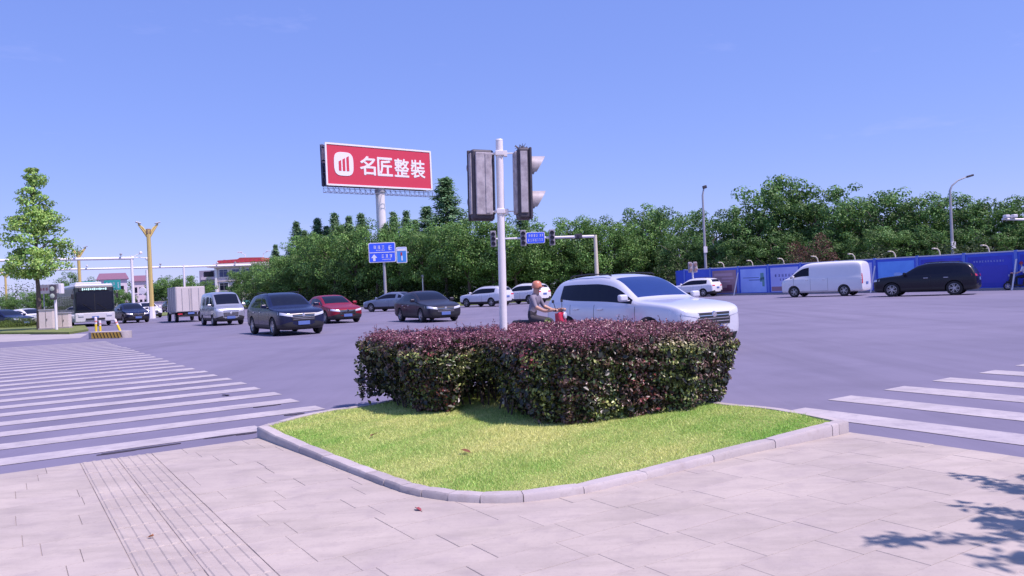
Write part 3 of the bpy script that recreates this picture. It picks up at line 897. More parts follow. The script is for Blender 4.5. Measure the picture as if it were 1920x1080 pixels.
def wheel_meshes(r, w=.2):
    t = MB(); t.lathe([(r * .66, -w / 2), (r * .93, -w / 2), (r, -w * .32), (r, w * .32), (r * .93, w / 2), (r * .66, w / 2)], 30, (0, 0, 0), 'Y')
    rim = MB(); rim.lathe([(r * .68, -w * .2), (r * .68, w * .44), (r * .62, w * .46), (r * .58, w * .30)], 30, (0, 0, 0), 'Y')
    for k in range(10):
        a = 2 * PI * k / 10 + (.10 if k % 2 else -.10)
        M = Matrix.Rotation(a, 3, 'Y')
        rim.box(M @ Vector((r * .34, w * .33, 0)), (r * .6, w * .12, r * .085), M)
    rim.lathe([(0, w * .42), (r * .14, w * .40), (r * .16, w * .25)], 16, (0, 0, 0), 'Y')
    disc = MB(); disc.lathe([(0, w * .08), (r * .6, w * .08), (r * .6, -w * .1)], 24, (0, 0, 0), 'Y')
    return t.mesh('tyre', M_RUBBER, 35), rim.mesh('rim', M_RIM, 35), disc.mesh('brake_disc', M_BLACK)
WCACHE = {}
def add_wheels(root, wheels, r, half):
    if r not in WCACHE: WCACHE[r] = wheel_meshes(r)
    tm_, rm_, dm_ = WCACHE[r]
    for wx in wheels:
        for s in (1, -1):
            w = link('wheel', tm_, root); w.location = (wx, s * (half - .11), r); w.rotation_euler = (0, rnd.uniform(0, 1), 0 if s > 0 else PI)
            link('rim', rm_, w); link('brake_disc', dm_, w)

KIND = {}
def make_kind(kind):
    if kind == 'suv':
        L0, wr = 2.3, .355; wh = (1.40, -1.33); hw = .93
        st = [(2.30, .34, .74, .76, .50, .5, ''), (2.275, .28, .80, .83, .70, .6, ''), (2.18, .22, .88, .92, .83, .7, ''), (1.95, .20, .95, 1.00, .895, .75, ''), (1.45, .20, .985, 1.05, .925, .8, ''),
              (1.08, .20, 1.01, 1.09, .93, .8, ''), (.93, .20, 1.00, 1.10, .93, .8, 'wg'), (.42, .20, .985, 1.46, .93, .72, 'wg'), (.10, .20, .985, 1.60, .93, .70, 'g'), (-.30, .20, .99, 1.655, .93, .695, 'g'), (-.40, .20, .992, 1.66, .93, .695, 'g'),
              (-1.15, .20, 1.01, 1.655, .93, .69, 'g'), (-1.24, .20, 1.02, 1.65, .93, .69, 'g'), (-1.70, .21, 1.07, 1.61, .92, .67, ''), (-1.98, .23, 1.08, 1.54, .90, .66, 'r'), (-2.14, .25, 1.05, 1.26, .885, .70, ''), (-2.20, .27, 1.02, 1.10, .87, .7, ''), (-2.27, .31, .92, .95, .82, .7, ''), (-2.30, .37, .80, .82, .62, .6, '')]
        light = [(.40, .70), (.87, .80), (.86, .90), (.42, .79)]; tail = [(.45, .90), (.88, .92), (.87, 1.03), (.45, 1.0)]; grz = (.42, .56, .80); plz = .47
    elif kind == 'sedan':
        L0, wr = 2.35, .325; wh = (1.42, -1.30); hw = .90
        st = [(2.35, .32, .62, .64, .50, .5, ''), (2.32, .25, .67, .70, .70, .6, ''), (2.2, .19, .74, .77, .82, .7, ''), (1.95, .17, .80, .84, .87, .75, ''), (1.45, .16, .86, .91, .90, .8, ''),
              (1.12, .16, .89, .95, .90, .8, ''), (.98, .16, .90, .99, .90, .8, 'wg'), (.45, .16, .91, 1.29, .90, .68, 'wg'), (.05, .16, .915, 1.42, .90, .65, 'g'), (-.26, .16, .92, 1.46, .90, .645, 'g'), (-.35, .16, .92, 1.462, .90, .645, 'g'),
              (-1.02, .16, .935, 1.43, .90, .64, ''), (-1.08, .16, .94, 1.42, .90, .64, 'gr'), (-1.45, .17, .955, 1.28, .895, .66, 'r'), (-1.85, .18, .965, 1.05, .885, .75, ''), (-2.1, .20, .955, 1.01, .865, .75, ''), (-2.26, .24, .93, .98, .83, .7, ''), (-2.34, .30, .80, .85, .77, .7, ''), (-2.36, .36, .68, .70, .6, .6, '')]
        light = [(.40, .58), (.86, .66), (.85, .76), (.42, .67)]; tail = [(.40, .80), (.84, .80), (.83, .91), (.40, .91)]; grz = (.42, .42, .68); plz = .40
    elif kind == 'minivan':
        L0, wr = 2.2, .31; wh = (1.28, -1.38); hw = .83
        st = [(2.20, .36, .82, .84, .52, .5, ''), (2.17, .28, .90, .93, .70, .6, ''), (2.05, .24, .98, 1.02, .78, .7, ''), (1.80, .22, 1.03, 1.09, .815, .75, ''), (1.62, .22, 1.05, 1.15, .82, .74, 'wg'),
              (1.18, .22, 1.06, 1.60, .83, .70, 'wg'), (.92, .22, 1.06, 1.82, .83, .70, 'g'), (.52, .22, 1.06, 1.90, .83, .70, ''), (.42, .22, 1.06, 1.91, .83, .70, 'g'), (-.55, .22, 1.06, 1.93, .83, .70, ''), (-.65, .22, 1.06, 1.93, .83, .70, 'g'), (-1.72, .22, 1.06, 1.91, .82, .69, ''),
              (-1.95, .23, 1.06, 1.87, .81, .68, ''), (-2.08, .24, 1.06, 1.78, .80, .68, 'r'), (-2.17, .26, 1.05, 1.28, .79, .7, ''), (-2.20, .30, .98, 1.05, .76, .7, ''), (-2.22, .38, .80, .85, .6, .6, '')]
        light = [(.40, .74), (.79, .84), (.78, .98), (.44, .86)]; tail = [(.60, .80), (.80, .80), (.78, 1.1), (.62, 1.1)]; grz = (.38, .50, .72); plz = .45
    elif kind == 'panel_van':
        L0, wr = 2.65, .35; wh = (1.72, -1.50); hw = .98
        st = [(2.65, .38, .86, .90, .55, .5, ''), (2.62, .30, .97, 1.00, .78, .6, ''), (2.48, .26, 1.06, 1.11, .90, .7, ''), (2.25, .24, 1.14, 1.20, .955, .75, ''), (2.00, .24, 1.18, 1.29, .975, .80, 'wg'),
              (1.45, .24, 1.20, 1.82, .98, .80, 'wg'), (1.12, .24, 1.20, 2.06, .98, .82, 'g'), (.72, .24, 1.20, 2.14, .98, .84, ''), (.2, .24, 1.22, 2.17, .98, .86, ''), (-1.0, .24, 1.22, 2.18, .98, .86, ''), (-2.2, .25, 1.22, 2.17, .975, .86, ''),
              (-2.52, .27, 1.20, 2.12, .96, .85, ''), (-2.60, .29, 1.18, 1.95, .95, .85, ''), (-2.64, .32, 1.10, 1.35, .94, .85, ''), (-2.66, .42, .90, .98, .86, .8, '')]
        light = [(.55, .84), (.93, .96), (.92, 1.12), (.60, .96)]; tail = [(.84, .75), (.95, .75), (.95, 1.35), (.84, 1.35)]; grz = (.50, .55, .85); plz = .55
    out, bvh = car_body(kind, st, wh, wr, hw, None)
    KIND[kind] = dict(parts=out, bvh=bvh, wh=wh, wr=wr, hw=hw, L=L0)
    K = KIND[kind]; K['extra'] = []
    def ex(name, q, m, lab=None, sm=45): K['extra'].append((name, q.mesh(name, m, sm), lab))
    for s in (1, -1):
        lp = [(s * y, z) for y, z in light]; tp_ = [(s * y, z) for y, z in tail]
        ex('headlight', patch(bvh, lp, 'front', .008, 12, 6), M_LAMP)
        ex('taillight', patch(bvh, tp_, 'back', .008, 8, 5), M_TAIL)
    g, z0, z1 = grz
    ex('grille', patch(bvh, [(-g, z0), (g, z0), (g * 1.05, z1), (-g * 1.05, z1)], 'front', .008, 14, 6), M_BLACK)
    gb = MB()
    for k in range(3):
        zz = z0 + (z1 - z0) * (k + .9) / 4
        pq = patch(bvh, [(-g * .96, zz), (g * .96, zz), (g * .96, zz + .014), (-g * .96, zz + .014)], 'front', .016, 14, 1); gb.add(pq.v, pq.f)
    ex('grille_bars', gb, M_CHROME)
    ex('lower_intake', patch(bvh, [(-.62, .27), (.62, .27), (.66, .38), (-.66, .38)], 'front', .007, 14, 3), M_BLACK)
    pl = MB(); h = bvh.ray_cast(Vector((4, 0, plz)), Vector((-1, 0, 0)))[0]; pl.bbox((h.x + .018, 0, plz), (.02, .44, .14), .004)
    ex('number_plate', pl, M_PLATE)
    pl = MB(); h = bvh.ray_cast(Vector((-4, 0, .78 if kind != 'sedan' else .72)), Vector((1, 0, 0)))[0]; pl.bbox((h.x - .018, 0, h.z), (.02, .44, .14), .004)
    ex('number_plate', pl, M_PLATE)
    badge = MB(); h = bvh.ray_cast(Vector((4, 0, z1 - .04)), Vector((-1, 0, 0)))[0]; badge.lathe([(0, .022), (.055, .02), (.065, .0)], 14, (h.x, 0, h.z), 'X'); ex('badge', badge, M_CHROME)
    # door gaps, handles, mirrors on both sides
    zs = {'suv': (.32, 1.0, (1.0, -.35, -1.22)), 'sedan': (.28, .88, (.98, -.30, -1.05)), 'minivan': (.36, 1.02, (1.22, .47, -.60)), 'panel_van': (.36, 1.16, (1.72, .62, -.5))}[kind]
    for s in (1, -1):
        sm_ = MB()
        for x in zs[2]:
            pq = patch(bvh, [(x - .006, zs[0]), (x + .006, zs[0]), (x + .006, zs[1]), (x - .006, zs[1])], 'side', .0015, 1, 12, sign=s); sm_.add(pq.v, pq.f)
        pq = patch(bvh, [(zs[2][2], zs[0]), (zs[2][0], zs[0]), (zs[2][0], zs[0] + .012), (zs[2][2], zs[0] + .012)], 'side', .0015, 16, 1, sign=s); sm_.add(pq.v, pq.f)
        K['extra'].append(('door_gap', sm_.mesh('door_gap', M_SEAM), None))
        for x in (zs[2][1] + .22, zs[2][2] + .22):
            h = bvh.ray_cast(Vector((x, s * 3, zs[1] - .10)), Vector((0, -s, 0)))[0]
            q = MB(); q.bbox((x, h.y + s * .02, h.z), (.20, .03, .03), .01); ex('door_handle', q, M_CHROME)
        q = MB(); zx = zs[1] + .14; xx = zs[2][0] - (.22 if kind in ('suv', 'sedan') else .02)
        q.bbox((xx, s * (hw + .10), zx), (.12, .22, .15), .045, seg=3); q.bbox((xx - .01, s * (hw - .03), zx - .06), (.06, .10, .03), .01)
        K['extra'].append(('wing_mirror', q.mesh('wing_mirror', M_BLACK, 45), 'paint'))
        if kind == 'suv':
            q = MB(); q.tube([(-.05, s * .62, 1.62), (-.15, s * .625, 1.655), (-.8, s * .63, 1.685), (-1.45, s * .62, 1.66), (-1.55, s * .61, 1.62)], .014, 8); ex('roof_rail', q, M_BLACK)
    # wipers
    return K
for k in ('suv', 'sedan', 'minivan', 'panel_van'): make_kind(k)

def paint(name, c, metal=0.3, rough=0.32):
    return mat('paint_' + name, c, rough, metal, 0.4, coat=0.9 if max(c) > .3 else .08, noise=(tuple(v * .9 for v in c), .4), nscale=2.0)
def car(name, kind, label, cat, pos, ang, m, scale=(1, 1, 1), glass=M_GLASS, clad=None, group='cars in the crossing', plate=True):
    K = KIND[kind]
    root = empty(name, (pos[0], pos[1], 0.0), ang, label, cat, group)
    root.scale = scale
    for nm, me in K['parts'].items():
        pn = 'side_window' if nm.startswith('side_window') else nm
        o = link(pn, me, root)
        if not me.materials: me.materials.append(m)
        o.material_slots[0].link = 'OBJECT'
        o.material_slots[0].material = {'body': m, 'cladding': clad or M_BLACK}.get(pn, glass if pn == 'windscreen' else M_GLASS)
    for nm, me, fl in K['extra']:
        o = link(nm, me, root)
        if fl == 'paint': o.material_slots[0].link = 'OBJECT'; o.material_slots[0].material = m
    add_wheels(root, K['wh'], K['wr'], K['hw'])
    return root
HD = math.atan2(-U.y, -U.x)            # traffic coming down street A towards us
HU = ANG_U
def gp_(px, dep): 
    p = D(px, 540, dep); return (p.x, p.y)
P_SILV = paint('silver_white', (.68, .69, .74), .25)
P_NAVY = paint('blue_black', (.008, .012, .045), 0, .25)
P_BLK = paint('black', (.006, .006, .014), 0, .25)
P_CHAR = paint('dark_grey', (.035, .033, .045), .4)
P_RED = paint('deep_red', (.28, .012, .030), .3)
P_SIL = paint('silver', (.42, .43, .47), .6)
P_WHT = paint('white', (.76, .76, .78), 0, .35)
P_GRB = paint('grey_blue', (.20, .25, .34), .5)
car('crossover_car', 'suv', 'large silver-white crossover passing close behind the hedge', 'car', gp_(1191, 17.9), HD - .02, P_SILV, (1.03, 1, 1.0), M_GLASSB, clad=P_SILV)
car('crossover_car', 'suv', 'dark blue-black crossover with headlights towards us, left of the red saloon', 'car', gp_(531, 32.3), HD, P_NAVY, (1.06, 1.02, 1.0))
car('saloon_car', 'sedan', 'dark red saloon half behind the blue-black crossover', 'car', gp_(620, 42.5), HD, P_RED, (1, 1, 1))
car('saloon_car', 'sedan', 'charcoal grey saloon in front of the trees, just left of the signal pole', 'car', gp_(798, 38.5), R(-62), P_CHAR, (1, 1, 1))
car('minivan', 'minivan', 'silver minivan between the box truck and the blue-black crossover', 'van', gp_(414, 47.0), HD, P_SIL, (1.0, 1.02, 1.0))
car('saloon_car', 'sedan', 'grey-blue saloon partly hidden behind the charcoal saloon', 'car', gp_(735, 61), R(150), P_GRB, (1, 1, 1))
car('crossover_car', 'suv', 'silver crossover immediately left of the white signal pole', 'car', gp_(911, 62), R(141), P_SILV, (.93, 1, .95))
car('crossover_car', 'suv', 'white crossover immediately right of the white signal pole', 'car', gp_(982, 65), R(139), P_WHT, (.95, 1, 1))
car('crossover_car', 'suv', 'white crossover in front of the left end of the blue hoarding', 'car', gp_(1303, 62.5), R(139), P_WHT, (.85, .95, .88))
car('panel_van', 'panel_van', 'white windowless panel van in front of the blue hoarding', 'van', gp_(1547, 49), R(141), P_WHT, (.92, .98, .97), clad=P_WHT)
car('crossover_car', 'suv', 'black crossover in front of the blue hoarding behind the white van', 'car', gp_(1737, 42.5), R(143), P_BLK, (1.08, 1.02, 1.04))
car('saloon_car', 'sedan', 'dark blue saloon with bright headlights right beside the bus', 'car', gp_(243, 62), HD + .1, P_NAVY, (1, 1, 1.04))
car('saloon_car', 'sedan', 'white saloon beside the foot of the tall yellow lamp post', 'car', gp_(274, 78), HD + .1, P_WHT, (1, 1, 1.05))
car('crossover_car', 'suv', 'distant dark car on the left edge of the box truck', 'car', gp_(320, 108), HD, P_BLK, (1, 1, .95))
car('saloon_car', 'sedan', 'small dark blue car behind the low hedge at the left edge', 'car', gp_(8, 62), HD + .6, P_NAVY, group='cars behind the low hedge')
car('saloon_car', 'sedan', 'white car behind the low hedge left of the young tree trunk', 'car', gp_(52, 64), HD + .5, P_WHT, group='cars behind the low hedge')

# ---- bus
def bus():
    root = empty('city_bus', (*gp_(176, 55.5), 0), HD + .05, 'dark-windowed city bus with white front skirt facing us on the left', 'bus')
    M_BW = paint('bus_white', (.58, .58, .60), 0, .4); M_BD = paint('bus_green_black', (.03, .045, .05), 0, .35)
    L, W, H = 10.4, 2.5, 2.95
    q = MB(); q.bbox((-L / 2, 0, .35 + (H - .55) / 2 + .1), (L, W, H - .65), .12, seg=3); q.build('body', M_BD, root, 40)
    q = MB(); q.bbox((-L / 2, 0, H - .12), (L - .2, W - .1, .26), .10, seg=3); q.bbox((-4, 0, H + .1), (3.2, 1.7, .22), .08); q.build('roof', M_BW, root, 40)
    q = MB(); q.bbox((.0, 0, .66), (.16, W - .04, .62), .05, seg=3); q.bbox((-L / 2, 0, .62), (L - .1, W + .03, .58), .04); q.build('skirt', M_BW, root, 40)
    q = MB(); q.bbox((.055, 0, 1.78), (.10, W - .22, 1.30), .05, seg=3); q.build('windscreen', M_GLASS, root, 40)
    q = MB(); q.box((.108, 0, 1.7), (.02, .035, 1.2)); q.build('screen_divider', M_BLACK, root)
    q = MB(); q.bbox((.06, 0, 2.60), (.12, 1.9, .24), .03); q.build('destination_board', mat('led_board', (.05, .05, .06), .4), root, 40)
    q = MB()
    for k in range(13): q.box((.124, -.72 + .12 * k, 2.60), (.006, .07, .09 + .05 * (k % 3 == 0)))
    q.build('board_digits', mat('led_digits', (.45, .65, .6), .4, emit=((.4, .9, .8), 1.0)), root)
    for s in (1, -1):
        for k in range(6):
            q = MB(); q.bbox((-1.2 - 1.55 * k, s * (W / 2 + .004), 1.72), (1.42, .03, 1.02), .012); q.build('side_window', M_GLASS, root, 40)
        q = MB(); q.bbox((.10, s * .88, .80), (.05, .34, .16), .02); q.build('headlight', M_LAMP, root, 40)
        q = MB(); q.tube([(-.05, s * 1.15, 2.6), (.28, s * 1.3, 2.62), (.34, s * 1.38, 2.35)], .02, 6); q.bbox((.34, s * 1.38, 2.12), (.08, .16, .36), .03); q.build('wing_mirror', M_BLACK, root, 40)
    q = MB(); q.box((.125, 0, .52), (.02, 1.2, .14)); q.build('grille', M_BLACK, root)
    q = MB(); q.box((.14, 0, .66), (.01, .44, .12)); q.build('number_plate', M_PLATE, root)
    q = MB(); q.tube([(.115, -.2, 1.18), (.125, -.75, 1.62)], .012, 5); q.tube([(.115, .7, 1.18), (.125, .15, 1.6)], .012, 5); q.build('wiper', M_BLACK, root)
    add_wheels(root, (-2.3, -7.6), .46, W / 2 + .03)
    for ch in root.children:
        if ch.name.startswith('wheel'): pass
    return root
bus()
# ---- box truck ahead of the minivan, seen from behind
def box_truck():
    rp_ = Vector((*gp_(361, 56), 0)) + U * 4.15
    root = empty('box_truck', rp_, HU - .04, 'small delivery truck with a plain off-white cargo box left of the silver minivan', 'truck')
    M_BX = mat('cargo_box_paint', (.60, .55, .52), .5, noise=((.5, .45, .42), .5), nscale=1.2)
    q = MB(); q.bbox((-2.1, 0, 1.60), (4.1, 1.9, 1.75), .03); q.build('cargo_box', M_BX, root, 40)
    for s in (1, -1):
        q = MB(); q.bbox((-4.16, s * .46, 1.60), (.04, .90, 1.66), .01); q.build('rear_door', M_BX, root, 40)
        q = MB(); q.tube([(-4.20, s * .08, .85), (-4.20, s * .08, 2.35)], .014, 6); q.tube([(-4.20, s * .55, .85), (-4.20, s * .55, 2.35)], .014, 6); q.build('locking_bar', M_GREYM, root)
        q = MB(); q.bbox((-4.15, s * .72, .58), (.06, .3, .10), .02); q.build('taillight', M_TAIL, root, 40)
    q = MB()
    for x in (-4.12, -3.1, -2.1, -1.1, -.05):
        for s in (1, -1): q.box((x, s * .958, 1.60), (.06, .03, 1.75))
    for s in (1, -1): q.box((-2.1, s * .96, .75), (4.1, .035, .08)); q.box((-2.1, s * .96, 2.45), (4.1, .035, .07))
    q.build('box_ribs', M_GREYM, root)
    q = MB(); q.box((-1.5, 0, .58), (5.2, .8, .2)); q.box((-4.1, 0, .45), (.08, 1.7, .12)); q.build('chassis', M_BLACK, root)
    q = MB(); q.box((-4.17, 0, .62), (.02, .42, .13)); q.build('number_plate', M_PLATE, root)
    q = MB(); q.bbox((.85, 0, 1.20), (1.5, 1.7, 1.35), .14, seg=3); q.build('cab', P_WHT, root, 40)
    q = MB(); q.bbox((1.58, 0, 1.45), (.08, 1.45, .58), .03); q.build('windscreen', M_GLASS, root, 40)
    for s in (1, -1):
        q = MB(); q.bbox((.95, s * .85, 1.48), (.8, .04, .48), .015); q.build('side_window', M_GLASS, root, 40)
    add_wheels(root, (.9, -2.9), .36, .90)
box_truck()

# ------------------------------------------------------------------ people on scooters
def skin_body(name, joints, edges, rad, root_v, mats, pick, parent, levels=2):
    me = bpy.data.meshes.new(name); me.from_pydata(joints, edges, [])
    o = bpy.data.objects.new(name, me); COL.objects.link(o)
    s = o.modifiers.new('skin', 'SKIN'); s.use_smooth_shade = True
    for i, v in enumerate(me.skin_vertices[0].data):
        r_ = rad[i]; v.radius = r_ if isinstance(r_, tuple) else (r_, r_); v.use_root = (i == root_v)
    o.modifiers.new('sub', 'SUBSURF').levels = levels
    dg = bpy.context.evaluated_depsgraph_get(); dg.update()
    m2 = bpy.data.meshes.new_from_object(o.evaluated_get(dg)); bpy.data.objects.remove(o)
    m2.materials.clear()
    for m in mats: m2.materials.append(m)
    segs = [(Vector(joints[a]), Vector(joints[b]), i) for i, (a, b) in enumerate(edges)]
    for p in m2.polygons:
        c = p.center; best = None
        for a, b, i in segs:
            t = max(0, min(1, (c - a).dot(b - a) / max(1e-9, (b - a).length_squared))); d = (c - a - (b - a) * t).length
            if best is None or d < best[0]: best = (d, i)
        p.material_index = pick[best[1]]; p.use_smooth = True
    return link(name, m2, parent)
M_SKIN = mat('skin', (.55, .30, .20), .5)
def rider(label, pos, ang, shirt, trousers, helmet, scoot, scoot_label, grp):
    # scooter, x forward
    sc = empty('motor_scooter', (*pos, 0), ang, scoot_label, 'scooter')
    if 10 not in WCACHE: WCACHE[10] = wheel_meshes(.25, .11)
    for x in (.62, -.60):
        w = link('wheel', WCACHE[10][0], sc); w.location = (x, 0, .25); link('rim', WCACHE[10][1], w)
    q = MB(); q.extrude_y([(.50, .30), (.46, .62), (.40, .98), (.33, .98), (.34, .60), (.28, .36), (-.15, .32), (-.22, .66), (-.75, .74), (-.86, .66), (-.70, .46), (-.35, .26), (.30, .24)], -.15, .15); q.build('bodywork', scoot, sc, 40)
    q = MB(); q.bbox((.56, 0, .52), (.30, .14, .10), .04, seg=3); q.bbox((.45, 0, .80), (.12, .34, .42), .06, rot=Matrix.Rotation(-.18, 3, 'Y'), seg=3); q.build('front_fairing', scoot, sc, 50)
    q = MB(); q.bbox((-.42, 0, .78), (.74, .27, .11), .04, seg=3); q.build('saddle', M_BLACK, sc, 50)
    q = MB(); q.tube([(.36, -.30, 1.04), (.44, -.12, 1.03), (.44, .12, 1.03), (.36, .30, 1.04)], .017, 8); q.tube([(.62, 0, .25), (.44, 0, 1.03)], .025, 8); q.build('handlebar', M_BLACK, sc, 50)
    q = MB(); q.lathe([(0, .035), (.07, .03), (.085, 0)], 14, (.52, 0, .92), 'X'); q.build('headlight', M_LAMP, sc, 50)
    for s in (1, -1):
        q = MB(); q.tube([(.38, s * .2, 1.04), (.36, s * .27, 1.22)], .008, 6); q.bbox((.35, s * .29, 1.26), (.02, .12, .07), .008); q.build('mirror', M_BLACK, sc, 50)
    q = MB(); q.bbox((-.86, 0, .72), (.04, .16, .07), .01); q.build('taillight', M_TAIL, sc, 50)
    pr = empty('person', (*pos, 0), ang, label, 'person', grp)
    J = [(-.32, 0, .88), (-.30, 0, 1.05), (-.25, 0, 1.22), (-.21, 0, 1.36), (-.19, 0, 1.46), (-.17, 0, 1.54), (-.155, 0, 1.63)]
    E = [(0, 1), (1, 2), (2, 3), (3, 4), (4, 5), (5, 6)]
    Rr = [(.15, .12), (.14, .11), (.155, .12), (.15, .10), (.06, .06), (.075, .085), (.07, .08)]
    pk = [1, 0, 0, 0, 2, 2]
    for s in (1, -1):
        k = len(J); J += [(-.20, s * .19, 1.37), (-.10, s * .25, 1.14), (.13, s * .27, 1.04), (.33, s * .27, 1.06), (.40, s * .27, 1.06)]
        E += [(3, k), (k, k + 1), (k + 1, k + 2), (k + 2, k + 3), (k + 3, k + 4)]; Rr += [.065, .050, .040, .032, .04]; pk += [0, 0, 2, 2, 2]
        k = len(J); J += [(-.28, s * .11, .86), (.14, s * .15, .80), (.14, s * .13, .42), (.10, s * .13, .36), (.26, s * .14, .36)]
        E += [(0, k), (k, k + 1), (k + 1, k + 2), (k + 2, k + 3), (k + 3, k + 4)]; Rr += [.095, .07, .05, .045, .04]; pk += [1, 1, 1, 3, 3]
    pr.scale = (.9, .9, .9); sc.scale = (.9, .9, .9)
    skin_body('body', J, E, Rr, 0, [shirt, trousers, M_SKIN, M_BLACK], pk, pr)
    q = MB(); q.lathe([(0, .135), (.06, .128), (.105, .09), (.122, .03), (.122, -.03), (.112, -.045)], 20, (-.155, 0, 1.63), 'Z'); q.bbox((-.03, 0, 1.62), (.06, .18, .02), .008); q.build('helmet', helmet, pr, 60)
    # face: nose, eyes
    q = MB(); q.bbox((-.07, 0, 1.565), (.03, .03, .04), .01)
    q.build('nose', M_SKIN, pr, 60)
    for s in (1, -1):
        q = MB(); q.bbox((-.085, s * .032, 1.585), (.012, .028, .014), .004); q.build('eye', M_BLACK, pr, 60)
    for s in (1, -1):
        # fingers closed round the grip
        q = MB()
        for f in range(4):
            y = s * (.235 + .021 * f); q.tube([(.395, y, 1.075), (.435, y, 1.07), (.44, y, 1.03), (.41, y, 1.015)], .0095, 6)
        q.tube([(.39, s * .235, 1.05), (.37, s * .215, 1.03), (.39, s * .21, 1.01)], .010, 6)
        q.build('fingers', M_SKIN, pr, 60)
    return pr
rider('rider in a grey shirt and orange-brown helmet behind the tail of the silver-white crossover', gp_(1018, 17.1), R(-24),
      mat('grey_shirt', (.22, .20, .25), .8), mat('dark_trousers', (.04, .035, .045), .8), mat('orange_helmet', (.62, .22, .12), .35, coat=.5),
      paint('scooter_red', (.55, .02, .05), 0, .3), 'red scooter ridden just behind the hedge, close to the signal pole', 'riders')
rider('rider in a white shirt and red helmet at the right edge of the picture', gp_(1912, 44.5), R(145),
      mat('white_shirt', (.75, .74, .78), .8), mat('black_trousers', (.02, .02, .03), .8), mat('red_helmet', (.45, .02, .06), .35, coat=.5),
      paint('scooter_black', (.02, .02, .03), 0, .3), 'black motor scooter at the right edge in front of the blue hoarding', 'riders')
# ------------------------------------------------------------------ trees
def crown_mesh(name, seed, kind, n):
    """crown for a tree of unit height ~1 (scaled later); z from 0 to 1, radius about .36"""
    rs = np.random.RandomState(seed)
    P, N, C = [], [], []
    if kind == 'conifer':
        nb = 34
        for i in range(nb):
            z = .10 + .88 * (i / nb); rad = (.25 * (1 - (i / nb)) ** 1.0 + .002) * rs.uniform(.8, 1.2)
            for k in range(int(7 + 6 * (1 - i / nb))):
                a = rs.uniform(0, 2 * PI); rr = rad * rs.uniform(.55, 1.3); m = int(n / nb / 9)
                t = rs.uniform(0, 1, m) ** .6
                p = np.stack([np.cos(a) * rr * t + rs.normal(0, .011, m), np.sin(a) * rr * t + rs.normal(0, .011, m), z - .05 * t * rr / .17 + .03 * t * t + rs.normal(0, .008, m)], 1)
                P.append(p); N.append(np.stack([np.cos(a) * t * .6, np.sin(a) * t * .6, np.full(m, 1.0)], 1)); C.append(np.full(m, rs.uniform(.75, 1.25)))
        size = .015
    else:
        lob = []
        if kind == 'camphor': zc, rz, rx, nl = .57, .40, .33, 90
        elif kind == 'open': zc, rz, rx, nl = .58, .40, .31, 70
        elif kind == 'ginkgo': zc, rz, rx, nl = .62, .38, .19, 95
        for k in range(nl):
            if kind == 'ginkgo':
                z = rs.uniform(.33, .98); prof = (1 - ((z - .33) / .67)) ** .8 * min(1, (z - .26) / .12); a = rs.uniform(0, 2 * PI)
                r_ = .225 * prof * rs.uniform(.25, 1.05); c = np.array([np.cos(a) * r_, np.sin(a) * r_, z]); s = rs.uniform(.036, .064) * (.70 + .45 * prof)
            else:
                d = rs.normal(0, 1, 3); d /= np.linalg.norm(d); d[2] = d[2] * .95 + .05
                r_ = rs.uniform(.45, 1.12) * (1 + .12 * np.sin(3 * np.arctan2(d[1], d[0]) + seed)); c = np.array([d[0] * rx * r_, d[1] * rx * r_, zc + d[2] * rz * r_]); s = rs.uniform(.05, .115)
                if kind == 'open': s *= .82
            lob.append((c, s, rs.uniform(.6, 1.4)))
        for c, s, tn in lob:
            m = int(n / nl * (s / .095) ** 1.3) if kind != 'ginkgo' else int(n / nl)
            d = rs.normal(0, 1, (m, 3)); d /= np.linalg.norm(d, axis=1)[:, None]
            r_ = s * rs.uniform(.45, 1.08, m) ** .6
            p = c + d * r_[:, None] * (np.array([1.35, 1.35, .55]) if kind == 'ginkgo' else np.array([1.1, 1.1, .8])); P.append(p); N.append(d + np.array([0, 0, .25])); C.append(np.full(m, tn) * (1 + .15 * d[:, 2]*0))
        size = .025 if kind != 'ginkgo' else .017
    P, N, C = np.vstack(P), np.vstack(N), np.concatenate(C)
    base = {'camphor': (.125, .275, .068), 'open': (.108, .240, .066), 'conifer': (.17, .33, .16), 'ginkgo': (.26, .46, .11)}[kind]
    tone = np.array(base)[None, :] * (C * rs.uniform(.7, 1.35, len(P)))[:, None]
    tone[:, 0] *= rs.uniform(.85, 1.3, len(P)); 
    L = size * rs.uniform(.7, 1.3, len(P))
    return leaf_cloud(name, P, N, L, L * .62, tone, M_LEAF, 'mesh', .42, .3, seed=seed)
def trunk_mesh(name, seed, kind):
    rs = random.Random(seed); q = MB()
    h = {'conifer': .93, 'ginkgo': .93}.get(kind, .62)
    pts = [(0, 0, -.01)]
    for i in range(1, 8): pts.append((rs.uniform(-.008, .008) * (kind != 'conifer'), rs.uniform(-.008, .008), h * i / 7))
    r0 = {'conifer': .016, 'ginkgo': .014}.get(kind, .022)
    q.tube(pts, [r0 * (1.15 - .95 * i / 7) for i in range(8)], 8)
    nb = {'conifer': 0, 'ginkgo': 22, 'open': 12}.get(kind, 9)
    for k in range(nb):
        z = rs.uniform(.26, .85) * h / .93 if kind == 'ginkgo' else rs.uniform(.22, .58); a = rs.uniform(0, 2 * PI)
        ln = (.20 * (1.05 - z)) if kind == 'ginkgo' else rs.uniform(.18, .30); up = .10 if kind == 'ginkgo' else rs.uniform(.10, .28)
        q.tube([(0, 0, z), (math.cos(a) * ln * .5, math.sin(a) * ln * .5, z + up * .5), (math.cos(a) * ln, math.sin(a) * ln, z + up)], [r0 * .45, r0 * .3, r0 * .1], 5, False)
    return q.mesh(name, M_BARK if kind != 'open' else M_BARKP, 40)
TREES = {}; TOPZ = {}
